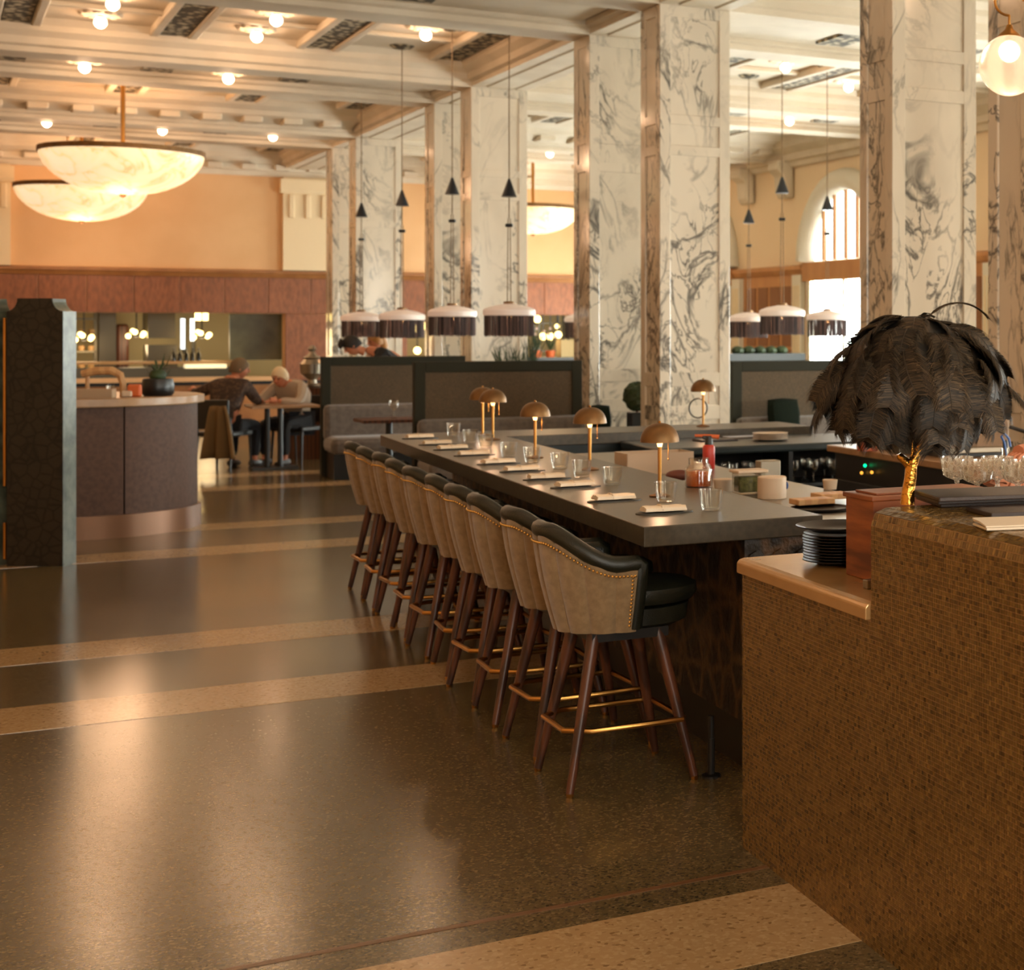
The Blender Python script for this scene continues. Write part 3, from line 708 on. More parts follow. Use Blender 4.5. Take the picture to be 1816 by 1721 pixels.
# ------------------------------------------------------------------ bar stools
RZ = AV-math.pi/2          # local +y points across the bar
def stool_proto():
    g = thing('bar_stool', 'stool', 'bar stool', (0, 0, 0), RZ, 'ten bar stools along the bar')
    F = math.radians(97); n = 98
    def topz(f):
        a = abs(f)
        if a < math.radians(14): return .905
        k = min(1, (a-math.radians(14))/math.radians(66)); k = k*k*(3-2*k)
        return .905-.115*k
    def rad(z):        # widening upwards
        k = (z-.545)/(.95-.545); return .195+.075*math.sin(min(1, max(0, k))*math.pi/2)
    def pt(f, z, off=0.0):
        r = rad(z)+off; ff = abs(f); stretch = 1.0+.10*max(0, (ff-1.2))
        return Vector((r*math.sin(f)*.86, -r*math.cos(f)*stretch, z))
    rows = 9
    # channelled outer back
    m = MB(); vs = []; fs = []
    for j in range(rows+1):
        for i in range(n+1):
            f = -F+2*F*i/n; zt = topz(f); z = .545+(zt-.545)*j/rows
            rib = .015*abs(math.sin(f*7.0))**.6
            vs.append(pt(f, z, rib))
    for j in range(rows):
        for i in range(n):
            a = j*(n+1)+i; fs.append((a, a+1, a+n+2, a+n+1))
    for j in range(rows+1):
        for i in range(n+1):
            f = -F+2*F*i/n; zt = topz(f); z = .545+(zt-.545)*j/rows; vs.append(pt(f, z, -.012))
    o = (rows+1)*(n+1)
    for i in range(n): fs.append((i, i+1, o+i+1, o+i))
    m.add(vs, fs); m.build('channelled_back', mTAN, g, True)
    # leather lining inside
    m = MB(); vs = []; fs = []
    for j in range(rows+1):
        for i in range(n+1):
            f = -F+2*F*i/n; zt = topz(f)-.004; z = .60+(zt-.60)*j/rows
            vs.append(pt(f, z, -.012-.028*math.sin(math.pi*min(1, .15+j/rows*.85))))
    for j in range(rows):
        for i in range(n):
            a = j*(n+1)+i; fs.append((a, a+1, a+n+2, a+n+1))
    m.add(vs, fs); m.build('leather_lining', mLEATHER, g, True)
    # rolled leather edge: down one front edge, round the top, down the other
    path = []
    for j in range(6): path.append(pt(-F, .56+(topz(F)-.02-.56)*j/6, -.012))
    for i in range(n+1):
        f = -F+2*F*i/n; path.append(pt(f, topz(f), -.012))
    for j in range(5, -1, -1): path.append(pt(F, .56+(topz(F)-.02-.56)*j/6, -.012))
    m = MB(); m.tube(path, .030, 10); m.build('rolled_trim', mLEATHER, g, True)
    # brass nailheads under the roll
    m = MB(); k = 0
    npath = [pt(-F+.13, .57+(topz(F)-.03-.57)*j/14, .017) for j in range(14)]+[pt(-F+.10+(2*F-.2)*i/64, topz(-F+.10+(2*F-.2)*i/64)-.040, .017) for i in range(65)]+[pt(F-.13, .57+(topz(F)-.03-.57)*j/14, .017) for j in range(13, -1, -1)]
    for p in npath: m.ball(p, .0056, 6, 4)
    m.build('nailhead_trim', mNAIL, g, True)
    # seat cushion
    m = MB(); prs = [(0, .62), (.16, .62), (.215, .632), (.232, .655), (.228, .685), (.20, .70), (0, .705)]
    m.lathe(prs, (0, .085, 0), 32, .82, .98); m.build('seat_cushion', mLEATHER, g, True)
    m = MB(); m.lathe([(0, .54), (.17, .54), (.215, .56), (.222, .618), (0, .62)], (0, .07, 0), 32, .76, .95); m.build('seat_base', mLEATHER, g, True)
    m = MB(); m.box((0, .02, .53), (.28, .28, .035)); m.build('under_frame', mBLACK, g)
    # legs
    for sx, sy, bx, by in ((-1, -1, .19, -.215), (1, -1, .19, -.215), (-1, 1, .20, .235), (1, 1, .20, .235)):
        m = MB(); m.tube([(sx*.115, sy*.115+.01, .54), (sx*bx, by, .012)], [.025, .0145], 12); lg = m.build('leg', mWALNUT, g, True)
        m = MB(); m.tube([(sx*bx, by, .014), (sx*(bx+.001), by, 0)], [.0145, .012], 10); m.build('foot_cap', mBRASS, lg)
    zf = .215; w, y0, y1, ch = .180, -.195, .20, .06
    ring = [(-w, y1, zf), (-w, y0+ch, zf), (-w+ch, y0-.02, zf), (w-ch, y0-.02, zf), (w, y0+ch, zf), (w, y1, zf), (w-.02, y1+.01, zf), (-w+.02, y1+.01, zf)]
    m = MB(); m.tube(ring, .0105, 8, closed=True); m.build('foot_ring', mBRASS, g, True)
    return g
proto = stool_proto()
stool_y = [5.733, 6.2, 6.68, 7.10, 7.545, 8.017, 8.46, 8.91, 9.34, 9.78]
for i, y in enumerate(stool_y):
    o = proto if i == 0 else copy_tree(proto)
    b = (y-5.733)/.8696+.275
    o.location = Bp(-.03+(.012 if i % 3 == 1 else 0), b)
    o.rotation_euler[2] = RZ+math.radians([0, 2, -2, 3, -3, 2, -1, 3, -2, 1][i])
    o['label'] = ('tan channelled bar stool with green leather trim nearest the camera, fully visible' if i == 0 else
                  'tan channelled bar stool farthest away at the end of the bar' if i == 9 else
                  'tan channelled bar stool, %s from the near end of the bar' % ORD[i])

# ------------------------------------------------------------------ place settings
def napkin_proto():
    g = thing('rolled_napkin', 'n', 'napkin', (0, 0, BZ), AV, 'rolled napkins along the bar')
    m = MB(); rnd = random.Random(5); n = 8; L = .155
    prof_ = [(-.036, .002), (-.03, .0), (.03, .0), (.036, .004), (.034, .014), (.018, .020), (0, .0175), (-.018, .021), (-.034, .013)]
    for i in range(n+1):
        x = -L/2+L*i/n; k = len(m.v); e = 1+.04*math.sin(i*2.1)
        m.v += [(x+.004*math.sin(j*1.7+i), p[0]*e+.003*math.sin(i*1.3), .004+p[1]*e) for j, p in enumerate(prof_)]
        if i:
            q = len(prof_)
            for j in range(q): m.f.append((k-q+j, k-q+(j+1) % q, k+(j+1) % q, k+j))
    q = len(prof_); m.f.append(tuple(range(q))[::-1]); m.f.append(tuple(range(n*q, n*q+q)))
    m.build('linen_roll', mLINEN, g, True)
    m = MB(); m.tube([(-.012, -.037, .008), (-.012, -.03, .022), (-.012, 0, .026), (-.012, .03, .023), (-.012, .037, .008)], .004, 6); m.build('band', mPAPER, g, True)
    return g
def mat_proto():
    m = MB(); n = 28
    pts = [(.112*math.cos(2*math.pi*k/n), .05*math.sin(2*math.pi*k/n)) for k in range(n)]
    m.prism(pts, 0, .004)
    return m
nap = napkin_proto(); matme = mat_proto().build('place_mat', mat('dark_mat', rgb(50, 46, 36), .5), mesh_only=True)
naps = [(1176, 908), (1088, 887), (1019, 863), (968.5, 849), (924.5, 835), (883, 822), (840, 807), (802, 796.5), (775, 788), (744, 777)]
gl = [(1261, 906), (1181, 891), (1086, 861), (1032, 847), (993, 832), (944, 821), (902, 811), (861, 795), (834, 786), (804, 773)]
def where(i): return 'nearest the corner of the bar' if i == 0 else ('farthest along the bar' if i == 9 else '%s from the near end of the bar' % ORD[i])
for i, (x, y) in enumerate(naps):
    o = nap if i == 0 else copy_tree(nap)
    p = P(x, y, BZ+.004); o.location = (p.x, p.y, BZ+.004); o.rotation_euler[2] = AV+math.radians([-3, 0, 4, -4, 2, 5, -2, 3, -3, 2][i]); o['label'] = 'rolled cream napkin, '+where(i)
    k = link_mesh('place_mat', matme); k.location = (p.x+.005, p.y, BZ); k.rotation_euler[2] = AV
    tag(k, 'thin dark oval mat under a napkin, '+where(i), 'place mat', 'dark oval place mats along the bar')
def tumbler_mesh():
    m = MB()
    m.lathe([(0, 0), (.030, 0), (.034, .003), (.040, .03), (.0455, .08), (.0445, .081), (.0435, .08), (.038, .032), (.031, .012), (0, .011)], n=28)
    return m.build('tumbler_glass', mGLASS, mesh_only=True, smooth=True)
TUMB = tumbler_mesh()
for i, (x, y) in enumerate(gl):
    p = P(x, y, BZ); o = link_mesh('tumbler_glass', TUMB); o.location = (p.x, p.y, BZ+.0005)
    tag(o, 'clear water tumbler, '+where(i), 'glass', 'water tumblers along the bar')

# ------------------------------------------------------------------ brass mushroom lamps
def lamp_proto():
    g = thing('mushroom_lamp', 'l', 'table lamp', (0, 0, BZ), 0, 'brass mushroom lamps on the bar')
    m = MB(); m.lathe([(0, 0), (.042, 0), (.044, .006), (.02, .012), (.010, .016), (0, .016)], n=24); m.build('base', mABRASS, g, True)
    m = MB(); m.tube([(0, 0, .012), (0, 0, .24)], [.0072, .0085], 12); m.build('stem', mBRASS, g, True)
    m = MB(); m.lathe([(.009, .205), (.012, .218), (.012, .235), (0, .236)], n=14); m.build('lit_collar', mGLOW, g, True)
    m = MB(); pr = []
    for k in range(11):
        a = math.pi/2*k/10; pr.append((.079*math.cos(a)**.85 if k < 10 else 0, .225+.078*math.sin(a)))
    m.lathe(pr, n=40); m.lathe([(.079, .225), (.076, .225), (.074, .235), (.05, .27), (0, .285)], n=40); m.build('dome_shade', mABRASS, g, True)
    m = MB(); m.ball((0, 0, .306), .006, 8, 6); m.build('finial', mBRASS, g, True)
    m = MB(); m.tube([(.035, 0, .24), (.035, 0, .155)], .0016, 6); m.build('pull_chain', mBRASS, g)
    m = MB(); m.ball((.035, 0, .152), .004, 8, 6); m.build('pull_knob', mBRASS, g, True)
    return g
lp = lamp_proto()
lamps = [(1170, 881, 'brass mushroom lamp nearest the camera on the bar'), (1046, 834, 'brass mushroom lamp second from the near end of the bar'),
         (949, 813, 'brass mushroom lamp third from the near end of the bar'), (874, 781, 'brass mushroom lamp fourth along the bar, overlapping the one behind'),
         (856, 773, 'farthest brass mushroom lamp, half hidden behind another'), (1247, 757, 'brass mushroom lamp in front of the broad marble column')]
for i, (x, y, lb) in enumerate(lamps):
    o = lp if i == 0 else copy_tree(lp)
    p = P(x, y, BZ); o.location = (p.x, p.y, BZ); o.rotation_euler[2] = .35; o['label'] = lb
    sc = [1, 1.02, 1.0, 1.06, 1.05, 1.12][i]; o.scale = (sc, sc, sc)
    point('lamp_light', (p.x, p.y, BZ+.19*sc), 1.6, WARM, .02)
# carrying ring on the far lamp (the last copy)
MB().tube([(-.028+.058*math.cos(a), .02, .118+.062*math.sin(a)) for a in [2*math.pi*k/24 for k in range(24)]], .005, 8, closed=True).build('carry_ring', mBLACK, o, True)

# ------------------------------------------------------------------ mosaic service counter
F0 = Vector((-.6746, 4.872, 0)); UF = -UB               # far left foot of the face, direction towards the camera
def Fp(t, d, z): p = F0+UF*t+V*d; return Vector((p.x, p.y, z))
TS, TE, LZ, HZ, DEP = .9154, 3.3, .898, 1.145, .62
ctr = thing('mosaic_counter', 'gold mosaic tiled service counter with a lower bronze ledge', 'counter', tuple(F0))
def fl(t, d, z=0): return Fp(t, d, z)-F0
RR = .048
MB().prism([fl(.004, .004), fl(TS, .004), fl(TS, DEP), fl(.004, DEP)], 0, LZ-.04).build('lower_carcass', mGROUT, ctr)
MB().sweep([(.004, 0), (DEP, 0), (DEP, HZ-.004), (RR, HZ-.004), (RR*.3, HZ-RR*.32), (.004, HZ-RR)], fl(TS, 0), fl(TE, 0), V).build('tall_carcass', mGROUT, ctr)
# ledge: bronze slab with rounded lip
m = MB(); m.sweep([(-.012, LZ-.046), (.02, LZ-.046), (.02, LZ-.04), (DEP, LZ-.04), (DEP, LZ), (.012, LZ), (-.004, LZ-.004), (-.012, LZ-.014)], fl(-.012, 0), fl(TS-.004, 0), V)
m.build('bronze_ledge', mGOLDTOP, ctr, bevel=.003)
rnd = random.Random(11)
def tiles(name, grid):
    """grid: (origin, ax, az, normal, na, nz, pitch a, pitch z)"""
    vs = []; fs = []; sh = []
    for o, ax, az, nr, na, nz, pa, pz in grid:
        for j in range(nz):
            for i in range(na):
                g_ = .0009; h = .0014+rnd.random()*.0006
                p = o+ax*(i*pa)+az*(j*pz)
                a, b, c, d = p+ax*g_+az*g_, p+ax*(pa-g_)+az*g_, p+ax*(pa-g_)+az*(pz-g_), p+ax*g_+az*(pz-g_)
                tl = nr*h+ax*(rnd.uniform(-1, 1)*.0001)
                k = len(vs); vs += [a, b, c, d, a+tl, b+tl+nr*rnd.uniform(-.0004, .0004), c+tl, d+tl+nr*rnd.uniform(-.0004, .0004)]
                fs += [(k+4, k+5, k+6, k+7), (k, k+1, k+5, k+4), (k+1, k+2, k+6, k+5), (k+2, k+3, k+7, k+6), (k+3, k, k+4, k+7)]
                s_ = min(1, max(0, rnd.gauss(.45, .20))); sh += [s_]*20
    me = bpy.data.meshes.new(name); me.from_pydata([tuple(v) for v in vs], [], fs); me.materials.append(mTILE)
    at = me.attributes.new('shade', 'FLOAT', 'CORNER'); at.data.foreach_set('value', sh)
    o_ = link_mesh(name, me, ctr); o_['kind'] = 'stuff'; return o_
pt_ = .0113; Z = Vector((0, 0, 1))
n1 = int(TS/pt_)
tiles('face_tile', [(fl(0, .004, 0), UF, Z, -V, n1, int((LZ-.047)/pt_), TS/n1, pt_),
                    (fl(TS, .004, 0), UF, Z, -V, int((TE-TS)/pt_), int((HZ-RR)/pt_), pt_, (HZ-RR)/int((HZ-RR)/pt_))])
c1 = (V*(RR*.3-.004)+Z*(RR*.68)); c2 = (V*(RR*.7)+Z*(RR*.32-.004))
nb = int((TE-TS)/pt_)
def nrm(v): v = v.normalized(); return (-V*v.z+Z*v.dot(V)).normalized()
tiles('edge_tile', [(fl(TS, .004, HZ-RR), UF, c1.normalized(), nrm(c1), nb, 2, pt_, c1.length/2),
                    (fl(TS, RR*.3, HZ-RR*.32), UF, c2.normalized(), nrm(c2), nb, 2, pt_, c2.length/2)])
tiles('top_tile', [(fl(TS, RR, HZ-.004), UF, V, Z, nb, int((DEP-RR)/pt_), pt_, pt_)])
# cedar box on the ledge
p = P(1500, 1019, LZ)
g = thing('cedar_box', 'tall red cedar box with a lid on the bronze ledge', 'box', (p.x, p.y, LZ), AV)
h = .228
MB().box((.20, -.085, h/2), (.40, .17, h)).build('body', mBOXWOOD, g, bevel=.003)
MB().box((.20, -.085, h+.006), (.415, .185, .014)).build('lid', mBOXWOOD, g, bevel=.003)
MB().box((.20, -.085, h+.016), (.36, .13, .006)).build('lid_panel', mBOXWOOD, g, bevel=.002)
# stack of black plates
p = P(1487, 1003, LZ)
def plate_mesh(r):
    m = MB(); m.lathe([(0, 0), (r*.6, 0), (r*.66, .004), (r, .013), (r, .0155), (r*.64, .0075), (r*.58, .0045), (0, .0045)], n=40)
    return m.build('black_plate', mPLATE, mesh_only=True, smooth=True)
pl = plate_mesh(.112); plb = plate_mesh(.128)
for i in range(10):
    o = link_mesh('black_plate', pl); o.location = (p.x+rnd.uniform(-.002, .002), p.y+.05, LZ+.0005+i*.0088)
    tag(o, 'black plate in the stack on the bronze ledge, %s from the bottom' % ORD[i], 'plate', 'stack of black plates')
o = link_mesh('black_plate', plb); o.location = (p.x-.006, p.y+.05, LZ+.098); o.scale = (1, 1, 1.3)
tag(o, 'wider black plate on top of the plate stack', 'plate', 'stack of black plates')
p = P(1534, 1046, LZ)
tag(MB().box((0, 0, .012), (.05, .03, .024), V, UB).build('card_reader', mSTEEL, None, bevel=.003), 'small grey card reader on the ledge against the mosaic', 'card reader').location = (p.x+.02, p.y+.03, LZ)

# ------------------------------------------------------------------ feather lamp
p = P(1612, 893.5, HZ)
fl_ = thing('feather_lamp', 'gold branch lamp with a big black ostrich feather shade', 'table lamp', (p.x, p.y, HZ-.002))
m = MB(); m.tube([(-.004, 0, 0), (-.003, 0, .03), (.004, .002, .07), (.006, 0, .10), (.016, 0, .125), (.034, 0, .17), (.044, 0, .25), (.03, 0, .36)],
                 [.020, .0175, .0165, .016, .013, .0105, .008, .006], 12); m.build('gold_branch', mGOLD, fl_, True)
m = MB(); m.tube([(.003, 0, .10), (-.012, 0, .118), (-.024, .0, .128), (-.027, 0, .134)], [.013, .0115, .010, .0075], 10); m.build('cut_twig', mGOLD, fl_, True)
m = MB(); m.tube([(.006, 0, .112), (.008, -.006, .13), (.010, -.006, .17)], [.004, .003, .002], 8); m.build('thin_twig', mGOLD, fl_, True)
m = MB(); m.lathe([(0, .50), (.03, .50), (.05, .49), (.12, .45), (.17, .40), (.19, .36), (.185, .36), (.15, .40), (.1, .44), (0, .48)], (.02, 0, 0), 20); m.build('shade_frame', mBLACK, fl_, True)
m = MB(); m.ball((.02, 0, .42), .03, 10, 8); m.build('bulb', mGLOW, fl_, True)
def feather_mesh(L, wid, droop, seed, dens=190):
    r_ = random.Random(seed); m = MB()
    def spine(u):      # rises then droops over, local x outward, z up
        a = u*droop; return Vector((L*(math.sin(a)/droop if droop else u), 0, -L*(1-math.cos(a))/droop))
    pts = [spine(k/10) for k in range(11)]; m.tube(pts, [.0022*(1-.8*k/10)+.0004 for k in range(11)], 5); nq = len(m.v)
    for i in range(dens):
        u = .06+.94*i/dens; c = spine(u); tg = (spine(min(1, u+.02))-spine(max(0, u-.02))).normalized()
        w = wid*(math.sin(math.pi*min(1, (u*.64+.15)))**.6)
        for sd in (-1, 1):
            for q in range(2):
                ln = w*r_.uniform(.65, 1.22); side = Vector((0, sd, 0))
                fw = r_.uniform(.3, .8); dz = r_.uniform(-.10, .08)
                d1 = (side+tg*fw*.7+Vector((0, 0, dz))).normalized(); d2 = (side*.7+tg*(fw+.35)+Vector((0, 0, -.45+r_.uniform(-.3, .15)))).normalized()
                a = c; b_ = c+d1*ln*.55; e = b_+d2*ln*.55
                ww = tg*.0009; up = Vector((0, 0, .0005))
                k = len(m.v); m.v += [tuple(a-ww), tuple(a+ww), tuple(b_-ww+up), tuple(b_+ww+up), tuple(e)]
                m.f += [(k, k+1, k+3, k+2), (k+2, k+3, k+4)]
    me = m.build('feather', mFEATHER, mesh_only=True, merge=False)
    sh = [.2]*nq
    while len(sh) < len(m.v):
        q = r_.random()**1.6; sh += [q*.5, q*.5, q*.8, q*.8, min(1, q*1.2)]
    at_ = me.attributes.new('shade', 'FLOAT', 'POINT'); at_.data.foreach_set('value', sh[:len(m.v)])
    return me
fm = [feather_mesh(.145, .058, 1.45, 1), feather_mesh(.160, .060, 1.75, 2), feather_mesh(.14, .064, 1.15, 3), feather_mesh(.20, .040, 1.9, 4), feather_mesh(.15, .064, .65, 5)]
r_ = random.Random(21)
def feather(kind, th, r0, z0, tilt, sc=1.0, roll=0.0):
    o = link_mesh('feather', fm[kind], fl_)
    o.location = (.02+r0*math.cos(th), r0*math.sin(th), z0)
    o.rotation_euler = (Matrix.Rotation(th, 4, 'Z') @ Matrix.Rotation(tilt, 4, 'Y') @ Matrix.Rotation(roll, 4, 'X')).to_euler()
    o.scale = (sc, sc, sc)
for ring, (cnt, r0, z0, tilt, kinds, sc) in enumerate(((11, .03, .482, -.22, (1, 0, 3), .95), (13, .085, .462, .02, (1, 0), 1.1), (15, .14, .425, .28, (1, 0, 2), 1.1),
                                                    (17, .18, .385, .45, (0, 2), 1.08), (18, .190, .340, .72, (4, 2), 1.0), (16, .165, .31, 1.0, (4,), 1.0), (11, .10, .31, 1.22, (4,), 1.0))):
    for k in range(cnt):
        th = 2*math.pi*(k+.5*(ring % 2))/cnt+r_.uniform(-.12, .12)
        feather(r_.choice(kinds), th, r0+r_.uniform(-.012, .012), z0+r_.uniform(-.012, .012), tilt+r_.uniform(-.34, .22), sc*r_.uniform(.85, 1.12), r_.uniform(-.5, .5))
feather(3, .15, .03, .495, -.95, .95); feather(3, 2.9, .02, .49, -.55, .85)
for k in range(4): feather(3, r_.uniform(0, 6.28), .01, .485, -1.25+r_.uniform(-.3, .3), .28, r_.uniform(-1, 1))
for k in range(5): feather(0, -1.6+r_.uniform(-.9, .9), .05, .33, 1.25, 1.0, r_.uniform(-.3, .3))

# ------------------------------------------------------------------ menus, paper, coupes on the tall top
def menu(px, py, z, lb, L=.38, W=.22, rot=0.0):
    p = P(px, py, z+.006)
    g = thing('menu_board', lb, 'menu', (p.x, p.y, z), AV-.22+rot, 'dark leather menus on the mosaic counter')
    MB().box((L/2, W/2, .006), (L, W, .012)).build('cover', mMENU, g, bevel=.003)
    MB().box((L/2+.002, W/2, .006), (L-.01, W-.008, .006)).build('page_block', mPAPER, g)
TOPZ = HZ-.002
menu(1668, 897, TOPZ, 'bottom dark menu of the stack on the mosaic counter')
menu(1664, 892, TOPZ+.0125, 'middle dark menu of the stack on the mosaic counter', rot=.02)
menu(1666, 887, TOPZ+.025, 'top dark menu of the stack in front of the crystal glasses', rot=.015)
menu(1758, 915, TOPZ, 'loose dark menu lying in front of the menu stack', L=.34, W=.16, rot=.07)
p = P(1756, 942, TOPZ)
g = thing('folded_paper', 'folded white paper sheets on the mosaic counter near the right edge', 'paper', (p.x, p.y, TOPZ), AV-.25)
MB().box((.11, .05, .004), (.24, .11, .006)).build('lower_sheet', mPAPER, g, bevel=.002)
m = MB(); m.sweep([(0, .008), (.05, .013), (.09, .012), (.105, .016), (.105, .019), (.09, .017), (.05, .017), (0, .011)], (-.01, 0, 0), (.22, .0, 0), (0, 1, 0)); m.build('upper_sheet', mPAPER, g, True)
m = MB()
pr = [(0, 0), (.030, 0), (.031, .003), (.008, .008), (.0065, .018), (.011, .026), (.006, .036), (.010, .045), (.030, .050), (.044, .056), (.049, .075), (.053, .098), (.0505, .098), (.046, .076), (.040, .060), (.028, .055), (0, .053)]
n = 32; k0 = len(m.v)
for r0, z0 in pr:
    for j in range(n):
        a = 2*math.pi*j/n; rr = r0*(1+(.035 if (j % 2 and .05 < z0 < .085 and r0 > .04) else 0)); m.v.append((rr*math.cos(a), rr*math.sin(a), z0))
for i in range(len(pr)-1):
    for j in range(n): a = k0+i*n; b_ = a+n; m.f.append((a+j, a+(j+1) % n, b_+(j+1) % n, b_+j))
coupe = m.build('crystal_coupe', mCRYSTAL, mesh_only=True)
g = thing('back_cabinet', 'dark cabinet behind the mosaic counter carrying the crystal coupes', 'cabinet', tuple(Fp(.15, .66, 0)))
def cl(t, d): return Fp(t, d, 0)-Vector(g.location)
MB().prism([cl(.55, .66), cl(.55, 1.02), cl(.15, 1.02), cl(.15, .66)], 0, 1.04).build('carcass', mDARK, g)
MB().prism([cl(.56, .65), cl(.56, 1.03), cl(.14, 1.03), cl(.14, .65)], 1.04, 1.06).build('cabinet_top', mTEAL, g, bevel=.003)
for i, px in enumerate((1697, 1733, 1769, 1805, 1841)):
    q = D(px, 800, [5.06, 4.92, 5.06, 4.92, 5.06][i]); q.z = 1.0603
    o = link_mesh('crystal_coupe', coupe); o.location = q; o.scale = (1, 1, 1.42)
    tag(o, 'cut crystal coupe glass, %s from the left behind the menus' % ORD[i], 'glass', 'crystal coupes behind the menus')

# ------------------------------------------------------------------ things on the bar's working side
WZ = .86
def at(px, py, z): q = P(px, py, z); q.z = z; return q
# blow torch
q = at(1257, 832, WZ); s = q.y/FPX
g = thing('kitchen_torch', 'red gas canister torch with orange nozzle on the bar', 'torch', q, .2)
m = MB(); m.lathe([(0, 0), (.031, 0), (.033, .004), (.033, .115), (.028, .128), (.022, .132), (0, .132)], n=24); m.build('canister', mRED, g, True)
m = MB(); m.lathe([(.022, .13), (.020, .15), (.018, .175), (0, .178)], n=16); m.build('collar', mBLACK, g, True)
m = MB(); m.tube([(-.075, 0, .182), (-.02, 0, .180), (.03, 0, .176), (.055, 0, .172)], [.007, .009, .011, .013], 10); m.build('nozzle', mORANGE, g, True)
m = MB(); m.box((-.01, 0, .172), (.05, .022, .02)); m.build('trigger_body', mBLACK, g, bevel=.004)
# jar of preserve
q = at(1239, 863, BZ)
g = thing('preserve_jar', 'glass jar of orange preserve at the inner edge of the bar', 'jar', q)
m = MB(); m.lathe([(0, .003), (.052, .003), (.054, .01), (.054, .07), (0, .072)], n=28); m.build('preserve', mJAR, g, True)
m = MB(); m.lathe([(0, 0), (.056, 0), (.060, .006), (.060, .075), (.052, .092), (.044, .098), (.044, .125), (.042, .125), (.042, .098), (.056, .073), (.0565, .004), (0, .002)], n=28); m.build('jar_glass', mGLASS, g, True)
# white tub
q = at(1284, 868, BZ-.0)
q = at(1283, 872, WZ)
g = thing('white_tub', 'low round white tub beside the preserve jar', 'tub', q)
m = MB(); m.lathe([(0, 0), (.040, 0), (.044, .03), (.046, .05), (0, .05)], n=24); m.build('tub', mWHITEPL, g, True)
m = MB(); m.lathe([(.048, .044), (.049, .058), (.03, .061), (0, .061)], n=24); m.build('lid', mWHITEPL, g, True)
# herb container
q = at(1328, 876, WZ)
g = thing('herb_container', 'clear plastic container of chopped green herbs', 'container', q, AV)
MB().box((0, 0, .045), (.12, .08, .07)).build('herbs', mHERB, g, bevel=.008)
m = MB(); m.box((0, 0, .05), (.135, .095, .098)); m.build('plastic_box', mGLASS, g, bevel=.01)
MB().box((0, 0, .105), (.15, .11, .014)).build('lid', mWHITEPL, g, bevel=.004)
# white box with blue tape
q = at(1369, 884, WZ)
g = thing('white_carton', 'white cylindrical carton with a blue label dot', 'carton', q, AV)
m = MB(); m.lathe([(0, 0), (.062, 0), (.064, .002), (.064, .094), (.06, .098), (0, .098)], n=28); m.build('carton', mWHITEPL, g, True)
m = MB(); m.ball((.066, -.01, .055), .018, 12, 8, (.3, 1, 1)); m.build('blue_dot', mBLUE, g, True)
q = at(1330, 858, WZ+0)
g = tag(MB().box((0, 0, .05), (.11, .07, .10)).build('steel_tin', mSTEEL, None, bevel=.006), 'small steel tin behind the herb container', 'tin'); g.location = at(1362, 852, WZ); g.rotation_euler[2] = AV
# clear bin
q = at(1160, 838, WZ)
g = thing('clear_bin', 'shallow translucent bin on the worktop behind the nearest lamp', 'bin', q, AV)
mTRANSL = mat('translucent_plastic', rgb(210, 180, 146), .35, trans=.35)
for x0, y0, sx, sy in ((0, -.10, .36, .006), (0, .10, .36, .006), (-.18, 0, .006, .2), (.18, 0, .006, .2)):
    MB().box((x0, y0, .055), (sx, sy, .11)).build('bin_wall', mTRANSL, g)
MB().box((0, 0, .004), (.36, .2, .006)).build('bin_floor', mTRANSL, g)
q = at(1180, 838, WZ)
o = tag(MB().ball((0, 0, .02), .05, 12, 8, (1.4, .8, .55)).build('cured_meat', mat('dark_meat', rgb(96, 48, 34), .5), None, True), 'dark red joint of meat lying beside the clear bin', 'meat')
o.location = at(1205, 853, WZ); o.location.z += .008
# boards and cards on the worktop
for i, (px, py, L, Wd, z, lb) in enumerate(((1440, 900, .17, .10, WZ, 'pale maple cutting board on the worktop near the cedar box'), (1474, 890, .15, .11, WZ, 'smaller pale maple board right of the carton'))):
    o = tag(MB().box((0, 0, .012), (L, Wd, .024)).build('cutting_board', mBOARD, None, bevel=.004), lb, 'cutting board'); o.location = at(px, py, z); o.rotation_euler[2] = AV
q = at(1462, 884, WZ)
g = thing('round_tray', 'round black tray on the worktop under the boards', 'tray', at(1455, 905, WZ-.0))
g.location.z = WZ
m = MB(); m.lathe([(0, .001), (.10, .001), (.118, .004), (.125, .014), (.121, .014), (.112, .006), (0, .004)], n=32); m.build('tray', mPLATE, g, True)
for o in bpy.data.objects:
    if o.name.startswith('cutting_board'): o.location.z += .015
q = at(1427, 872, WZ)
o = tag(MB().lathe([(0, 0), (.03, 0), (.036, .045), (.034, .046), (.028, .004), (0, .003)], n=20).build('small_cup', mWHITEPL, None, True), 'small pale cup behind the cutting boards', 'cup'); o.location = at(1472, 868, WZ)

# ------------------------------------------------------------------ far inner counter with racks of glasses
def Vp(p0, a, b, z=0): q = p0+V*a+UB*b; return Vector((q.x, q.y, z))
q0 = Bp(1.45, 4.15)
fc = thing('glass_rack_counter', 'dark counter across the far side with open racks of glasses', 'counter', tuple(q0))
def fcl(a, b): return Vp(Vector((0, 0, 0)), a, b)
MB().prism([fcl(0, 0), fcl(1.75, 0), fcl(1.75, .85), fcl(0, .85)], .82, .87).build('counter_top', mTEAL, fc, bevel=.012)
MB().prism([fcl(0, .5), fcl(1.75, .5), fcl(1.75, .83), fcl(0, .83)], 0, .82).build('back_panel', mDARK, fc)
MB().prism([fcl(.02, .05), fcl(1.73, .05), fcl(1.73, .5), fcl(.02, .5)], .58, .60).build('rack_shelf', mBLACK, fc)
MB().prism([fcl(.02, .05), fcl(1.73, .05), fcl(1.73, .5), fcl(.02, .5)], .30, .32).build('rack_shelf', mBLACK, fc)
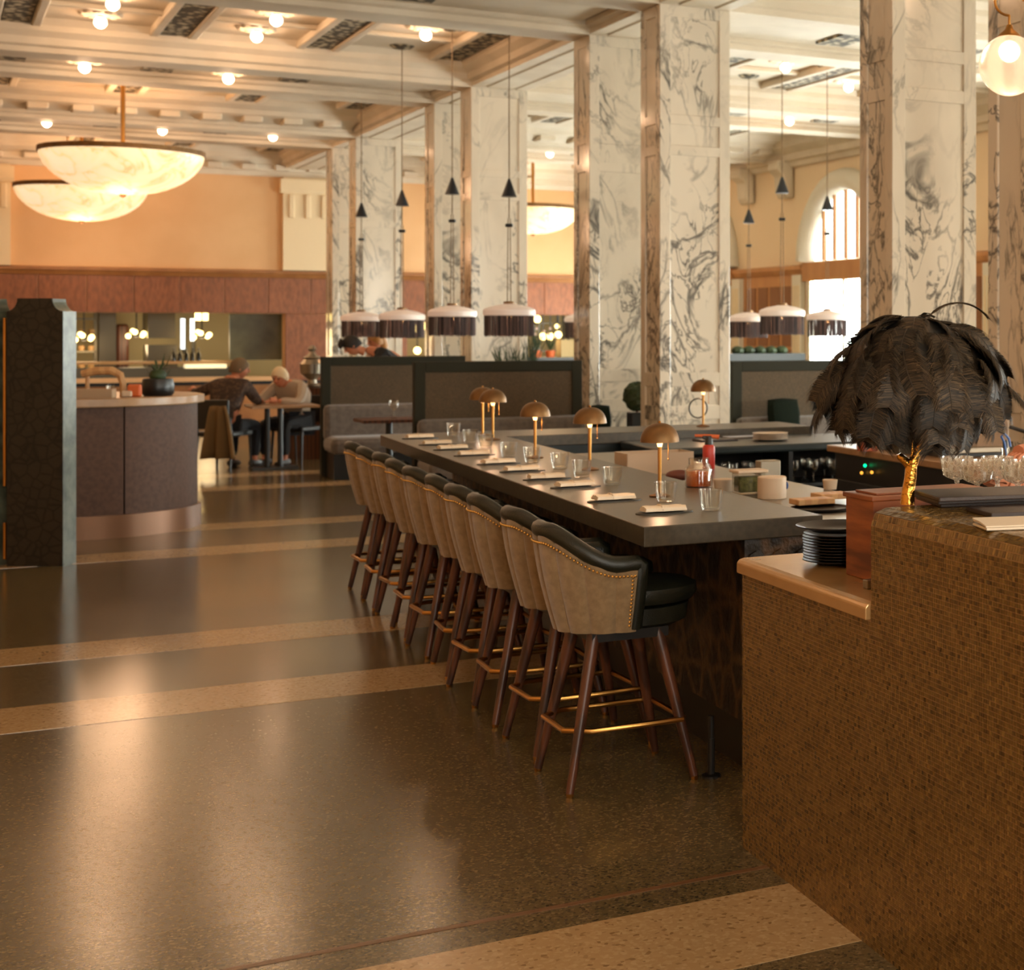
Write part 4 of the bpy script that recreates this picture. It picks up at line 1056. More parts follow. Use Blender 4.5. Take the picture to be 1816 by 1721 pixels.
for a in (0, .895, 1.72): MB().prism([fcl(a, .03), fcl(a+.03, .03), fcl(a+.03, .5), fcl(a, .5)], 0, .82).build('upright', mBLACK, fc)
m = MB(); m.lathe([(0, 0), (.028, 0), (.03, .003), (.006, .008), (.004, .06), (.02, .072), (.036, .10), (.036, .15), (.0345, .15), (.0345, .10), (.018, .075), (0, .07)], n=14)
wg = m.build('wine_glass', mGLASS, mesh_only=True, smooth=True)
k = 0
for b in (.12, .26):
    for i in range(11):
        a = .10+i*.145
        q = Vp(q0, a, b, .6005); o = link_mesh('wine_glass', wg); o.location = q
        tag(o, '%s wine glass from the left in the %s row of the dark rack' % (ORD[i], 'front' if b < .2 else 'back'), 'glass', 'glasses in the dark rack')
# menus and plates on that counter
for i, (px, py, lb) in enumerate(((1318, 777, 'grey folded menu lying on the far dark counter'), (1268, 782, 'black menu lying left of the grey menu on the far counter'))):
    o = tag(MB().box((0, 0, .006), (.26, .17, .012)).build('menu_folder', mMENU if i else mGREYV, None, bevel=.002), lb, 'menu'); o.location = at(px, py, .87); o.rotation_euler[2] = AV
pm = MB(); pm.lathe([(0, 0), (.07, 0), (.12, .012), (.12, .015), (.07, .005), (0, .005)], n=28); pmm = pm.build('serving_plate', mWHITEPL, mesh_only=True, smooth=True)
for i in range(4):
    o = link_mesh('serving_plate', pmm); o.location = at(1366, 781, .87)+Vector((0, 0, .0005+i*.012))
    tag(o, 'pale plate in the stack on the far counter, %s from the bottom' % ORD[i], 'plate', 'pale plates on the far counter')

# ------------------------------------------------------------------ right hand service counter with espresso machine
E0 = at(1466, 789, .92); E0.z = 0
sc_ = thing('service_counter', 'black service counter with pale top behind the feather lamp', 'counter', tuple(E0))
def el(a, b): return Vp(Vector((0, 0, 0)), a, -b)
MB().prism([el(0, 0), el(0, 3.6), el(.75, 3.6), el(.75, 0)], .88, .92).build('counter_top', mDESKTOP, sc_, bevel=.006)
MB().prism([el(.04, .04), el(.04, 3.56), el(.72, 3.56), el(.72, .04)], 0, .88).build('cabinet', mBLACK, sc_)
for k in range(4):
    MB().prism([el(.02, .10+k*.85), el(.02, .88+k*.85), el(.045, .88+k*.85), el(.045, .10+k*.85)], .12, .72).build('cabinet_door', mDARK, sc_, bevel=.004)
def onface(px, py): 
    k = (px-CX)/FPX; b = (E0.x+.02*V.x-k*(E0.y+.02*V.y))/(UB.x-k*UB.y); q = E0+V*.02-UB*b; q.z = EYE-(py-HOR)/FPX*q.y; return q
for px, py, mm, nm in ((1534, 826, mGREENLED, 'green_light'), (1528, 839, mORLED, 'amber_light'), (1546, 838, mORLED, 'amber_light')):
    q = onface(px, py)-E0; MB().ball((q.x, q.y, q.z),   .010, 10, 6).build(nm, mm, sc_, True)
# espresso machine
q = at(1668, 812, .92)
em = thing('espresso_machine', 'brown metal espresso machine with an oval black badge', 'espresso machine', q, AV-.12)
mEM = mat('bronzed_metal', rgb(108, 82, 58), .35, .6)
h = .19
MB().box((.20, .17, .03+h/2), (.44, .34, h)).build('body', mEM, em, bevel=.015)
MB().box((.20, .17, .015), (.40, .30, .03)).build('feet', mBLACK, em)
MB().box((.20, -.03, .04), (.36, .10, .03)).build('drip_tray', mSTEEL, em, bevel=.004)
m = MB(); m.ball((.26, -.002, .16), .052, 20, 10, (1, .12, .5)); m.build('badge', mPLATE, em, True)
m = MB(); m.tube([(.24, -.009, .15), (.27, -.009, .175)], .003, 6); m.build('badge_mark', mSTEEL, em)
m = MB(); m.tube([(.05, -.02, .12), (.05, -.02, .04)], .004, 6); m.build('steam_wand', mSTEEL, em)
for k in range(2):
    m = MB(); m.tube([(.40+k*.0, -.03, .16-k*.0), (.54, -.10, .11)], [.010, .012], 8); m.build('portafilter_handle', mBLACK, em, True); break
# grinder-like tall black cup holder, blue handled tool in a jar
q = at(1792, 836, .92)
g = thing('utensil_jar', 'clear utensil jar with a blue handled tool at the right edge', 'jar', q)
m = MB(); m.lathe([(0, 0), (.045, 0), (.05, .11), (.048, .11), (.043, .004), (0, .003)], n=20); m.build('jar', mGLASS, g, True)
m = MB(); m.tube([(-.01, 0, .01), (-.03, 0, .14), (-.045, 0, .17), (-.03, 0, .185), (-.008, 0, .16), (.0, 0, .12)], .006, 8); m.build('blue_tool', mBLUE, g, True)
g = thing('tamper_stand', 'black upright tamper stand beside the espresso machine', 'stand', at(1783, 832, .92))
m = MB(); m.lathe([(0, 0), (.03, 0), (.03, .008), (.014, .012), (.014, .14), (0, .145)], n=16); m.build('stand', mBLACK, g, True)
# pots and boxes
g = thing('terracotta_pot', 'orange square pot with bare stems on the service counter', 'pot', at(1538, 800, .92), AV)
MB().box((0, 0, .045), (.09, .09, .09)).build('pot', mWINE, g, bevel=.004)
for k in range(7):
    a = k*.9; m = MB(); m.tube([(.02*math.cos(a), .02*math.sin(a), .085), (.03*math.cos(a), .03*math.sin(a), .13), (.045*math.cos(a+.4), .04*math.sin(a), .19)], [.003, .002, .0012], 5); m.build('stem', mHAIRD, g)
for px, py, sz, mm, lb in ((1553, 798, (.07, .10, .09), mBLACK, 'black box right of the orange pot'), (1580, 806, (.10, .08, .11), mKGREY, 'grey metal box under the feather shade'),
                           (1524, 792, (.05, .12, .13), mWHITEPL, 'pale upright carton left of the orange pot')):
    o = tag(MB().box((0, 0, sz[2]/2), sz).build('storage_box', mm, None, bevel=.005), lb, 'box'); o.location = at(px, py, .92); o.location += V*.08; o.rotation_euler[2] = AV
# steel tray and cloth on a shelf between counters
sh = thing('steel_shelf', 'low steel shelf behind the cedar box', 'shelf', tuple(Fp(-.35, 1.0, 0)), AV)
MB().box((.14, .0, .80), (.58, .34, .02)).build('shelf_top', mSTEEL, sh, bevel=.003)
for x in (-.12, .40):
    for y in (-.14, .14): MB().box((x, y, .395), (.03, .03, .79)).build('shelf_leg', mBLACK, sh)
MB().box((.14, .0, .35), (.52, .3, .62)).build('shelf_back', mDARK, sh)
o = tag(MB().ball((0, 0, .03), .06, 14, 8, (1.2, .8, .6)).build('folded_cloth', mLINEN, None, True), 'crumpled pale bar cloth on the low shelf', 'cloth'); o.location = Vector(sh.location)+V*.02+Vector((0, 0, .812))
g = thing('steel_tray', 'polished steel tray catching light behind the coupes', 'tray', tuple(Vector(sh.location)+V*.28+Vector((0, 0, .811))), AV-.5)
MB().box((0, 0, .006), (.26, .16, .012)).build('tray', mSTEEL, g, bevel=.004)
MB().box((0, -.078, .02), (.26, .006, .03)).build('tray_rim', mSTEEL, g)

# ------------------------------------------------------------------ booths
def booth(px0, px1, ytop, Y1, label, z_top=1.33, bench=True, back=True):
    """panel along V whose right end is at pixel px1 and depth Y1"""
    k1 = (px1-CX)/FPX; p1 = Vector((k1*Y1, Y1, 0)); k0 = (px0-CX)/FPX
    a = (p1.x-k0*p1.y)/(V.x-k0*V.y); p0 = p1-V*a
    g = thing('booth_bench', label, 'booth', tuple(p0), AV); L = a
    fw = .10
    MB().box((L/2, .05, .34), (L, .10, .68)).build('panel_base', mBOOTHF, g)
    MB().box((L/2, .05, .68+(z_top-.68)/2), (L-2*fw+.02, .06, z_top-.68-2*fw+.02)).build('woven_panel', mBOOTHP, g)
    for x in (fw/2, L-fw/2): MB().box((x, .05, .68+(z_top-.68)/2), (fw, .09, z_top-.68)).build('panel_stile', mBOOTHF, g, bevel=.006)
    for z in (.68+fw/2, z_top-fw/2): MB().box((L/2, .05, z), (L-2*fw, .09, fw)).build('panel_rail', mBOOTHF, g, bevel=.006)
    if bench:
        MB().box((L/2, -.09, .60), (L-.02, .16, .40)).build('back_cushion', mGREYV, g, bevel=.05)
        MB().box((L/2, -.31, .37), (L-.02, .58, .18)).build('seat_cushion', mGREYV, g, bevel=.06)
        MB().box((L/2, -.27, .14), (L-.10, .44, .28)).build('bench_base', mBLACK, g)
    return g, p0, L
booth(735, 1033, 641, 15.25, 'nearest booth with brown woven panel just behind the brass lamps')
booth(570, 826, 637, 18.2, 'left booth with grey bench beyond the bar end')
booth(1299, 1560, 641, 15.6, 'booth right of the columns behind the feather lamp')
MB_ = MB
g = thing('high_planter', 'dark counter top beyond the right hand booth with low plants', 'planter', tuple(D(1345, 700, 21.0).xy)+(0,), AV)
MB().box((0, 0, .66), (1.2, .4, 1.32)).build('box', mTEAL, g)
for k in range(5):
    m = MB(); m.ball((-.3+k*.16, 0, 1.36), .09, 8, 6, (1, 1, .7)); m.build('plant', mLEAF, g, True)
# booth cushions (pillows)
def pillow(px, py, Y, w, h, label, rz=AV, tilt=.25):
    m = MB(); n = 8; vs = []; 
    for sgn in (1, -1):
        for j in range(n+1):
            for i in range(n+1):
                u, v = i/n*2-1, j/n*2-1; e = (1-u**4)*(1-v**4); pin = 1-.10*(abs(u)*abs(v))
                vs.append((u*w/2*pin, sgn*.07*e**.5, h/2+v*h/2*pin))
    fs = []
    for q in (0, 1):
        o_ = q*(n+1)**2
        for j in range(n):
            for i in range(n): a = o_+j*(n+1)+i; fs.append((a, a+1, a+n+2, a+n+1))
    m.add(vs, fs); o = m.build('throw_pillow', mPILLOW, None, True); p = D(px, py, Y)
    o.location = p; o.rotation_euler = (tilt, 0, rz); return tag(o, label, 'pillow')
pillow(1392, 762, 14.75, .34, .30, 'dark green throw pillow on the right hand booth', tilt=-.2)
pillow(1064, 766, 14.8, .24, .26, 'dark green throw pillow by the column left of the ring lamp', tilt=-.2)
# topiary planter between columns
p = D(1130, 700, 14.95)
g = thing('topiary_planter', 'tall black planter with a round green topiary between columns', 'planter', (p.x, p.y, 0), AV)
MB().box((0, 0, .42), (.16, .16, .84)).build('planter', mPOTB, g, bevel=.01)
m = MB(); rr = random.Random(4)
m.ball((0, 0, .99), .13, 16, 12)
for i, v in enumerate(m.v):
    d = Vector(v)-Vector((0, 0, .99)); m.v[i] = tuple(Vector((0, 0, .99))+d*(1+rr.uniform(-.12, .16)))
m.build('topiary_ball', mLEAF, g)
m = MB(); m.tube([(0, 0, .84), (0, 0, .92)], .012, 6); m.build('trunk', mWALNUT, g)
# grassy plant behind the nearest booth
p = D(918, 640, 16.6)
g = thing('grass_planter', 'planter of upright green grass behind the nearest booth', 'planter', (p.x, p.y, 0), AV)
MB().box((0, 0, .62), (.5, .25, 1.24)).build('planter', mPOTB, g)
rr = random.Random(8)
for k in range(60):
    x, y = rr.uniform(-.22, .22), rr.uniform(-.1, .1); lx = x*1.2+rr.uniform(-.1, .1); h = rr.uniform(.16, .34)*(1.2 if x > .05 else .8)
    m = MB(); m.add([(x-.006, y, 1.24), (x+.006, y, 1.24), (x+.005+(lx-x)*.5, y, 1.24+h*.6), (x-.005+(lx-x)*.5, y, 1.24+h*.6), (lx, y, 1.24+h)], [(0, 1, 2, 3), (3, 2, 4)]); m.build('grass_blade', mLEAF, g)
# booth table with a wine glass
p = D(690, 742, 16.5)
g = thing('booth_table', 'small brown table in front of the left booth', 'table', (p.x, p.y, 0), AV)
ztab = p.z
MB().box((0, 0, ztab-.02), (.62, .55, .035)).build('table_top', mWALNUT, g, bevel=.005)
m = MB(); m.tube([(0, 0, .02), (0, 0, ztab-.03)], .035, 10); m.build('pedestal', mBLACK, g, True)
m = MB(); m.lathe([(0, 0), (.22, 0), (.22, .015), (.04, .03), (0, .03)], n=20); m.build('foot', mBLACK, g, True)
o = link_mesh('wine_glass', wg); o.location = (p.x+.05, p.y, ztab-.002); o.scale = (1.3, 1.3, 1.3); tag(o, 'wine glass standing on the small brown booth table', 'glass')

# ------------------------------------------------------------------ host desk and folding screen at the left
fr_ = [P(20, 968), P(131, 960), P(220, 954), P(290, 946), P(335, 938), P(357, 930)]
front = []
for i in range(len(fr_)-1):            # smooth curve through the measured points
    p0, p1, p2, p3 = fr_[max(0, i-1)], fr_[i], fr_[i+1], fr_[min(len(fr_)-1, i+2)]
    for k in range(5):
        u = k/5; front.append(.5*((2*p1)+(p2-p0)*u+(2*p0-5*p1+4*p2-p3)*u*u+(3*p1-p0-3*p2+p3)*u**3))
front.append(fr_[-1]); last = front[-1]
back = [last+Vector((-.20, .30, 0)), last+Vector((-.45, .5, 0)), last+Vector((-1.3, .45, 0)), front[0]+Vector((-.5, .9, 0)), front[0]+Vector((-.45, .1, 0))]
pts = [Vector((p.x, p.y, 0)) for p in front+back]; cen = sum(pts, Vector())/len(pts)
dk = thing('host_desk', 'curved host desk with mauve panels, stone top and copper plinth', 'desk', tuple(cen))
def shrink(e): return [(p-cen)*(1-e/(p-cen).length) for p in pts]
MB().prism(shrink(0), 0, .18).build('plinth', mPLINTH, dk, True)
body = shrink(.035); inner = shrink(.075); nf = len(front)
for a, b in ((0, 10), (10, nf-1)):     # two curved front panels with a seam between them
    ring = body[a:b+1]+inner[a:b+1][::-1]
    if a: ring[0] = ring[0].lerp(ring[1], .12)
    else: ring[b] = ring[b].lerp(ring[b-1], .12)
    MB().prism(ring, .18, 1.02).build('front_panel', mMAUVE, dk, True)
MB().prism(shrink(.08), .18, 1.02).build('desk_core', mDARK, dk, True)
MB().prism(shrink(-.03), 1.02, 1.09).build('stone_top', mDESKTOP, dk, True, bevel=.008)
DZ = 1.09
def ond(px, py): q = P(px, py, DZ); q.z = DZ; return q
g = thing('desk_plant', 'black round pot with a small green plant on the host desk', 'plant', ond(280, 702))
m = MB(); m.lathe([(0, 0), (.10, 0), (.118, .02), (.122, .08), (.11, .135), (.10, .14), (.09, .12), (0, .12)], n=24); m.build('pot', mPOTB, g, True)
m = MB(); m.ball((0, 0, .165), .065, 10, 8, (1, 1, .8)); m.build('moss', mLEAF, g, True)
rr = random.Random(2)
for k in range(16):
    a = rr.uniform(0, 6.28); r0 = rr.uniform(.05, .14); h = rr.uniform(.22, .40)
    m = MB(); c, s_ = math.cos(a), math.sin(a); q0, q1, q2 = Vector((0, 0, .17)), Vector((r0*.6*c, r0*.6*s_, h*.7)), Vector((r0*c, r0*s_, h*(.75 if k % 3 else 1)))
    w = Vector((-s_, c, 0))*.010
    m.add([q0-w*.3, q0+w*.3, q1+w, q1-w, q2], [(0, 1, 2, 3), (3, 2, 4)]); m.build('leaf', mLEAF, g)
g = thing('wood_arch', 'arched pale wood stand on the host desk', 'stand', ond(182, 703), .2)
m = MB(); m.tube([(.15, 0, 0), (.15, 0, .10), (.13, 0, .17), (.07, 0, .205), (-.04, 0, .205), (-.15, 0, .18)], [.024, .026, .03, .034, .034, .03], 8); m.build('arch', mBOARD, g, True)
m = MB(); m.tube([(-.13, .06, 0), (-.13, .06, .18)], .016, 8); m.build('leg', mBOARD, g, True)
g = thing('clear_organizer', 'clear acrylic organizer with cards on the host desk', 'organizer', ond(170, 706), .2)
for x0, y0, sx, sy in ((0, -.05, .26, .004), (0, .05, .26, .004), (-.13, 0, .004, .1), (.13, 0, .004, .1)): MB().box((x0, y0, .035), (sx, sy, .07)).build('acrylic_side', mTRANSL, g)
for k in range(5): MB().box((-.1+k*.05, 0, .03), (.03, .08, .05)).build('card_stack', mPAPER, g)
g = thing('snack_bag', 'orange and white packet beside the black pot', 'packet', ond(239, 704), .2)
MB().box((0, 0, .05), (.10, .05, .10)).build('packet', mORANGE, g, bevel=.015)
MB().box((-.05, -.02, .025), (.08, .05, .05)).build('paper_cup', mWHITEPL, g, bevel=.015)
g = thing('glass_votive', 'small clear votive glass on the host desk', 'glass', ond(196, 701))
m = MB(); m.lathe([(0, 0), (.03, 0), (.033, .08), (.031, .08), (.028, .005), (0, .004)], n=16); m.build('votive', mGLASS, g, True)

# folding screen
sp = P(12, 1005)
scr = thing('folding_screen', 'tall dark patterned folding screen with scooped shoulders and green marble edge', 'screen', (sp.x, sp.y, 0))
W_, H0, H1 = .385, 1.745, 1.832
def leaf_outline(w):
    o = [(0, 0), (w, 0), (w, H0)]
    r0 = .072
    for k in range(7): a = math.pi/2*k/6; o.append((w-r0*math.sin(a), H1-(H1-H0)*math.cos(a)))
    for k in range(6, -1, -1): a = math.pi/2*k/6; o.append((r0*math.sin(a), H1-(H1-H0)*math.cos(a)))
    return o
def leaf_mesh(w, th):
    m = MB(); o = leaf_outline(w); n = len(o)
    m.add([(x, 0, z) for x, z in o]+[(x, th, z) for x, z in o], [tuple(range(n)), tuple(range(2*n-1, n-1, -1))]+[(i, i+n, (i+1) % n+n, (i+1) % n) for i in range(n)])
    return m
o = leaf_mesh(W_, .16).build('screen_leaf', mGREENM, scr); 
o2 = leaf_mesh(W_-.004, .004).build('leaf_face', mDKPAT, scr); o2.location = (.002, -.0045, .002)
o = leaf_mesh(W_, .16).build('screen_leaf', mGREENM, scr); o.rotation_euler[2] = math.pi-.5; o.location = (-.03, .12, 0)
for z0, z1 in ((.05, .30), (.55, 1.70)): MB().box((-.012, .0, (z0+z1)/2), (.016, .016, z1-z0)).build('brass_hinge', mBRASS, scr)

# ------------------------------------------------------------------ people
def skin_mesh(nodes, edges, mats_, sub=1):
    me = bpy.data.meshes.new('skin_tmp'); me.from_pydata([n[0] for n in nodes], edges, []); me.update()
    o = bpy.data.objects.new('skin_tmp', me); COL.objects.link(o)
    sk = o.modifiers.new('skin', 'SKIN'); sk.use_smooth_shade = True
    for i, d in enumerate(me.skin_vertices[0].data):
        r = nodes[i][1]; d.radius = (r, r) if not isinstance(r, tuple) else r; d.use_root = (i == 0)
    ss = o.modifiers.new('sub', 'SUBSURF'); ss.levels = sub; ss.render_levels = sub
    dg = bpy.context.evaluated_depsgraph_get(); em_ = bpy.data.meshes.new_from_object(o.evaluated_get(dg))
    vs = [tuple(v.co) for v in em_.vertices]; fs = [tuple(p.vertices) for p in em_.polygons]
    bpy.data.objects.remove(o); bpy.data.meshes.remove(me); bpy.data.meshes.remove(em_)
    return vs, fs
def hand(m, w, d, up, s=1.0):
    """palm with five bent fingers at wrist w pointing along d"""
    d = Vector(d).normalized(); up = Vector(up); up = (up-d*up.dot(d)).normalized(); side = d.cross(up); w = Vector(w)
    m.tube([w, w+d*.03*s, w+d*.085*s], [.024*s, .036*s, .034*s], 8)
    for i, (o_, L) in enumerate(((-.030, .062), (-.010, .072), (.010, .070), (.029, .054))):
        b0 = w+d*.075*s+side*o_*s; b1 = b0+d*L*.5*s-up*.006*s; b2 = b0+d*L*.85*s-up*.028*s
        m.tube([b0, b1, b2], [.0095*s, .0088*s, .007*s], 6)
    b0 = w+d*.02*s-side*.028*s; m.tube([b0, b0-side*.022*s+d*.025*s, b0-side*.026*s+d*.055*s-up*.01*s], [.011*s, .010*s, .0075*s], 6)
def person(label, loc, rz, J, cl, hair, hair_style='short', group=None):
    g = thing('person', label, 'person', loc, rz)
    n = []; ix = {}
    def nd(k, r): ix[k] = len(n); n.append((J[k], r))
    for k, r in (('pel', .125), ('waist', .125), ('chest', .145), ('neck0', .062), ('neck1', .056), ('shL', .062), ('elL', .042), ('wrL', .030), ('shR', .062), ('elR', .042), ('wrR', .030),
                 ('hipL', .09), ('knL', .06), ('anL', .038), ('toeL', .03), ('hipR', .09), ('knR', .06), ('anR', .038), ('toeR', .03)): nd(k, r)
    E = [('pel', 'waist'), ('waist', 'chest'), ('chest', 'neck0'), ('neck0', 'neck1'), ('chest', 'shL'), ('shL', 'elL'), ('elL', 'wrL'), ('chest', 'shR'), ('shR', 'elR'), ('elR', 'wrR'),
         ('pel', 'hipL'), ('hipL', 'knL'), ('knL', 'anL'), ('anL', 'toeL'), ('pel', 'hipR'), ('hipR', 'knR'), ('knR', 'anR'), ('anR', 'toeR')]
    vs, fs = skin_mesh(n, [(ix[a], ix[b]) for a, b in E], None)
    m = MB(); m.add(vs, fs)
    # head with face
    hd = Vector(J['head']); f = Vector(J['face']).normalized(); upv = Vector(J.get('hup', (0, 0, 1))); upv = (upv-f*upv.dot(f)).normalized(); rt = f.cross(upv)
    def hp(a, b, c): return hd+rt*a+f*b+upv*c
    k = len(m.v); nn, mm_ = 16, 12
    for i in range(mm_+1):
        th = math.pi*i/mm_; c = -math.cos(th); r_ = math.sin(th)
        jaw = 1-.22*max(0, -c)**1.5
        for j in range(nn):
            a = 2*math.pi*j/nn; m.v.append(tuple(hp(.076*r_*jaw*math.cos(a), .096*r_*math.sin(a)*(1-.06*max(0, -c))+.006*(-c if c < 0 else 0), .118*c)))
    for i in range(mm_):
        for j in range(nn): a = k+i*nn; b = a+nn; m.f.append((a+j, a+(j+1) % nn, b+(j+1) % nn, b+j))
    m.tube([Vector(J['neck1'])-Vector((0, 0, .03)), hp(0, -.01, -.06)], [.054, .05], 10)
    m.tube([hp(0, .092, .02), hp(0, .112, -.018), hp(0, .094, -.028)], [.008, .014, .010], 6)     # nose
    m.ball(hp(0, .086, -.058), .022, 8, 5, (1, .5, .35))                                     # mouth
    for sd in (-1, 1): m.ball(hp(sd*.078, -.005, -.01), .026, 8, 6, (.4, .7, 1))              # ears
    hand(m, J['wrL'], J.get('hdL', Vector(J['wrL'])-Vector(J['elL'])), J.get('huL', (0, 0, 1)))
    hand(m, J['wrR'], J.get('hdR', Vector(J['wrR'])-Vector(J['elR'])), J.get('huR', (0, 0, 1)))
    m.build('body', mSKIN, g, True)
    for sd in (-1, 1):
        e = MB(); e.ball(hp(sd*.030, .083, .012), .011, 8, 6); e.build('eye', mHAIRD, g, True)
        e = MB(); e.tube([hp(sd*.014, .093, .034), hp(sd*.046, .08, .036)], .005, 5); e.build('eyebrow', hair, g)
    # hair cap
    h = MB(); k = len(h.v); nn, mm_ = 18, 9
    for i in range(mm_+1):
        th = math.pi*.62*i/mm_; c = math.cos(th); r_ = math.sin(th)
        for j in range(nn):
            a = 2*math.pi*j/nn; fr = max(0, math.sin(a)); cut = 1-.42*fr*(i/mm_)      # shorter over the face
            th2 = th*cut; r2, c2 = math.sin(th2), math.cos(th2); wob = 1+.03*math.sin(5*a+i)
            h.v.append(tuple(hp(.090*r2*wob*math.cos(a), .112*r2*wob*math.sin(a)-.006, .136*c2)))
    for i in range(mm_):
        for j in range(nn): a = k+i*nn; b = a+nn; h.f.append((a+j, a+(j+1) % nn, b+(j+1) % nn, b+j))
    if hair_style == 'long': h.tube([hp(0, -.08, .03), hp(0, -.095, -.08), hp(.01, -.09, -.20)], [.075, .07, .04], 10)
    if hair_style == 'tuft': h.tube([hp(0, .04, .11), hp(0, .11, .085), hp(0, .13, .05)], [.05, .035, .012], 8)
    h.build('hair', hair, g, True)
    # clothes follow the body
    def cloth(name, nodes, edges, mt):
        vs, fs = skin_mesh(nodes, edges, None); q = MB(); q.add(vs, fs); return q.build(name, mt, g, True)
    W = lambda a, b, t: tuple(Vector(J[a]).lerp(Vector(J[b]), t))
    cloth('shirt', [(J['pel'], (.165, .14)), (J['waist'], (.165, .135)), (J['chest'], (.185, .145)), (J['neck0'], .080), (J['shL'], .086), (J['elL'], .062), (W('elL', 'wrL', .9), .046), (J['shR'], .086), (J['elR'], .062), (W('elR', 'wrR', .9), .046)],
          [(0, 1), (1, 2), (2, 3), (2, 4), (4, 5), (5, 6), (2, 7), (7, 8), (8, 9)], cl[0])
    cloth('trousers', [(J['pel'], .150), (J['hipL'], .108), (J['knL'], .080), (W('knL', 'anL', .92), .062), (J['hipR'], .108), (J['knR'], .080), (W('knR', 'anR', .92), .062)],
          [(0, 1), (1, 2), (2, 3), (0, 4), (4, 5), (5, 6)], cl[1])
    for sd in 'LR':
        a, t = Vector(J['an'+sd]), Vector(J['toe'+sd]); a = Vector((a.x, a.y, .05)); t = Vector((t.x, t.y, .04))
        d = (t-a).normalized(); q = MB(); q.tube([a-d*.06, a, a.lerp(t, .6), t+d*.03], [.04, .05, .045, .03], 8); o_ = q.build('shoe', mSHOE, g, True)
    return g
def seated(lean=.12, dx=0.0, head=(0, .20, 1.20), face=(0, 1, -.3)):
    return dict(pel=(0, -.02, .52), waist=(0, .0, .68), chest=(dx, lean*.75, .90), neck0=(dx, lean*1.1, 1.04), neck1=(dx, lean*1.3, 1.09), head=head, face=face,
                shL=(-.19+dx, lean*.85, .98), elL=(-.28+dx, lean+.12, .76), wrL=(-.14+dx, lean+.34, .79), shR=(.19+dx, lean*.85, .98), elR=(.28+dx, lean+.12, .76), wrR=(.12+dx, lean+.34, .79),
                hipL=(-.10, .06, .50), knL=(-.14, .44, .51), anL=(-.14, .42, .08), toeL=(-.15, .56, .04), hipR=(.10, .06, .50), knR=(.14, .44, .51), anR=(.14, .40, .08), toeR=(.15, .54, .04))
# dining table with two men
tp = D(500, 717, 18.5); tz = .75
dt = thing('dining_table', 'small square dining table between the two seated men', 'table', (tp.x, tp.y, 0), AV)
MB().box((0, 0, tz-.015), (.74, .70, .03)).build('table_top', mDESKTOP, dt, bevel=.005)
for x in (-.16, -.02): 
    m = MB(); m.tube([(x, 0, .02), (x, 0, tz-.03)], .03, 10); m.build('pedestal', mBLACK, dt, True)
MB().box((-.09, 0, .012), (.5, .4, .024)).build('foot', mBLACK, dt)
m1 = D(398, 770, 18.2)
J = seated(.16, 0, (.04, .26, 1.17), (.75, .65, -.15)); J['elL'] = (-.40, .10, .88); J['wrL'] = (-.52, .26, .92); J['elR'] = (.26, .24, .80); J['wrR'] = (.18, .44, .79)
person('man in a plaid shirt seated with his back to the camera', (m1.x, m1.y, 0), AV-.62, J, (mPLAID, mTROU), mHAIRG)
m2 = D(528, 770, 19.15)
J = seated(.22, 0, (.02, .30, 1.06), (-.15, 1, -.35)); J['neck1'] = (0, .27, 1.03); J['neck0'] = (0, .22, 1.0); J['chest'] = (0, .14, .87); J['shL'] = (-.19, .16, .94); J['shR'] = (.19, .16, .94)
person('white haired man in a grey sweater leaning over the table', (m2.x, m2.y, 0), AV+2.35, J, (mSWEAT, mTROU), mHAIRW)
def dining_chair(p, rz, label):
    g = thing('dining_chair', label, 'chair', (p.x, p.y, 0), rz)
    MB().box((0, 0, .43), (.46, .44, .06)).build('seat', mBLACK, g, bevel=.02)
    MB().box((0, -.24, .66), (.38, .035, .34)).build('backrest', mBLACK, g, bevel=.015)
    for x in (-.2, .2):
        m = MB(); m.tube([(x, .19, .42), (x*1.05, .21, 0)], [.018, .012], 8); m.build('leg', mBLACK, g, True)
        m = MB(); m.tube([(x, -.24, .62), (x, -.21, .42), (x*1.05, -.25, 0)], [.016, .018, .012], 8); m.build('leg', mBLACK, g, True)
    return g
dining_chair(m1+(-NV*.0), AV-.62, 'black dining chair under the man in the plaid shirt')
dining_chair(m2, AV+2.35, 'black dining chair under the white haired man')
# coat over the chair back
a = AV-.62; fx = Vector((-math.sin(a), math.cos(a), 0)); sx = Vector((math.cos(a), math.sin(a), 0))
m = MB(); vs = []; nn, mm_ = 12, 8
for j in range(mm_+1):
    z = .76-.60*j/mm_
    for i in range(nn+1):
        u = i/nn*2-1; w = .10+.14*(j/mm_)**.8; d = -.31-.07*math.sin(u*8+.5)*(.3+j/mm_)
        vs.append(Vector((m1.x, m1.y, z))+sx*(u*w+.09)+fx*d)
fs = [(j*(nn+1)+i, j*(nn+1)+i+1, (j+1)*(nn+1)+i+1, (j+1)*(nn+1)+i) for j in range(mm_) for i in range(nn)]
m.add(vs, fs); o = m.build('draped_coat', mCOAT, None, True, origin=tuple(Vector((m1.x, m1.y, .16))-fx*.0)); so = o.modifiers.new('thick', 'SOLIDIFY'); so.thickness = .03
tag(o, 'tan coat draped over the back of the chair of the plaid shirted man', 'coat')
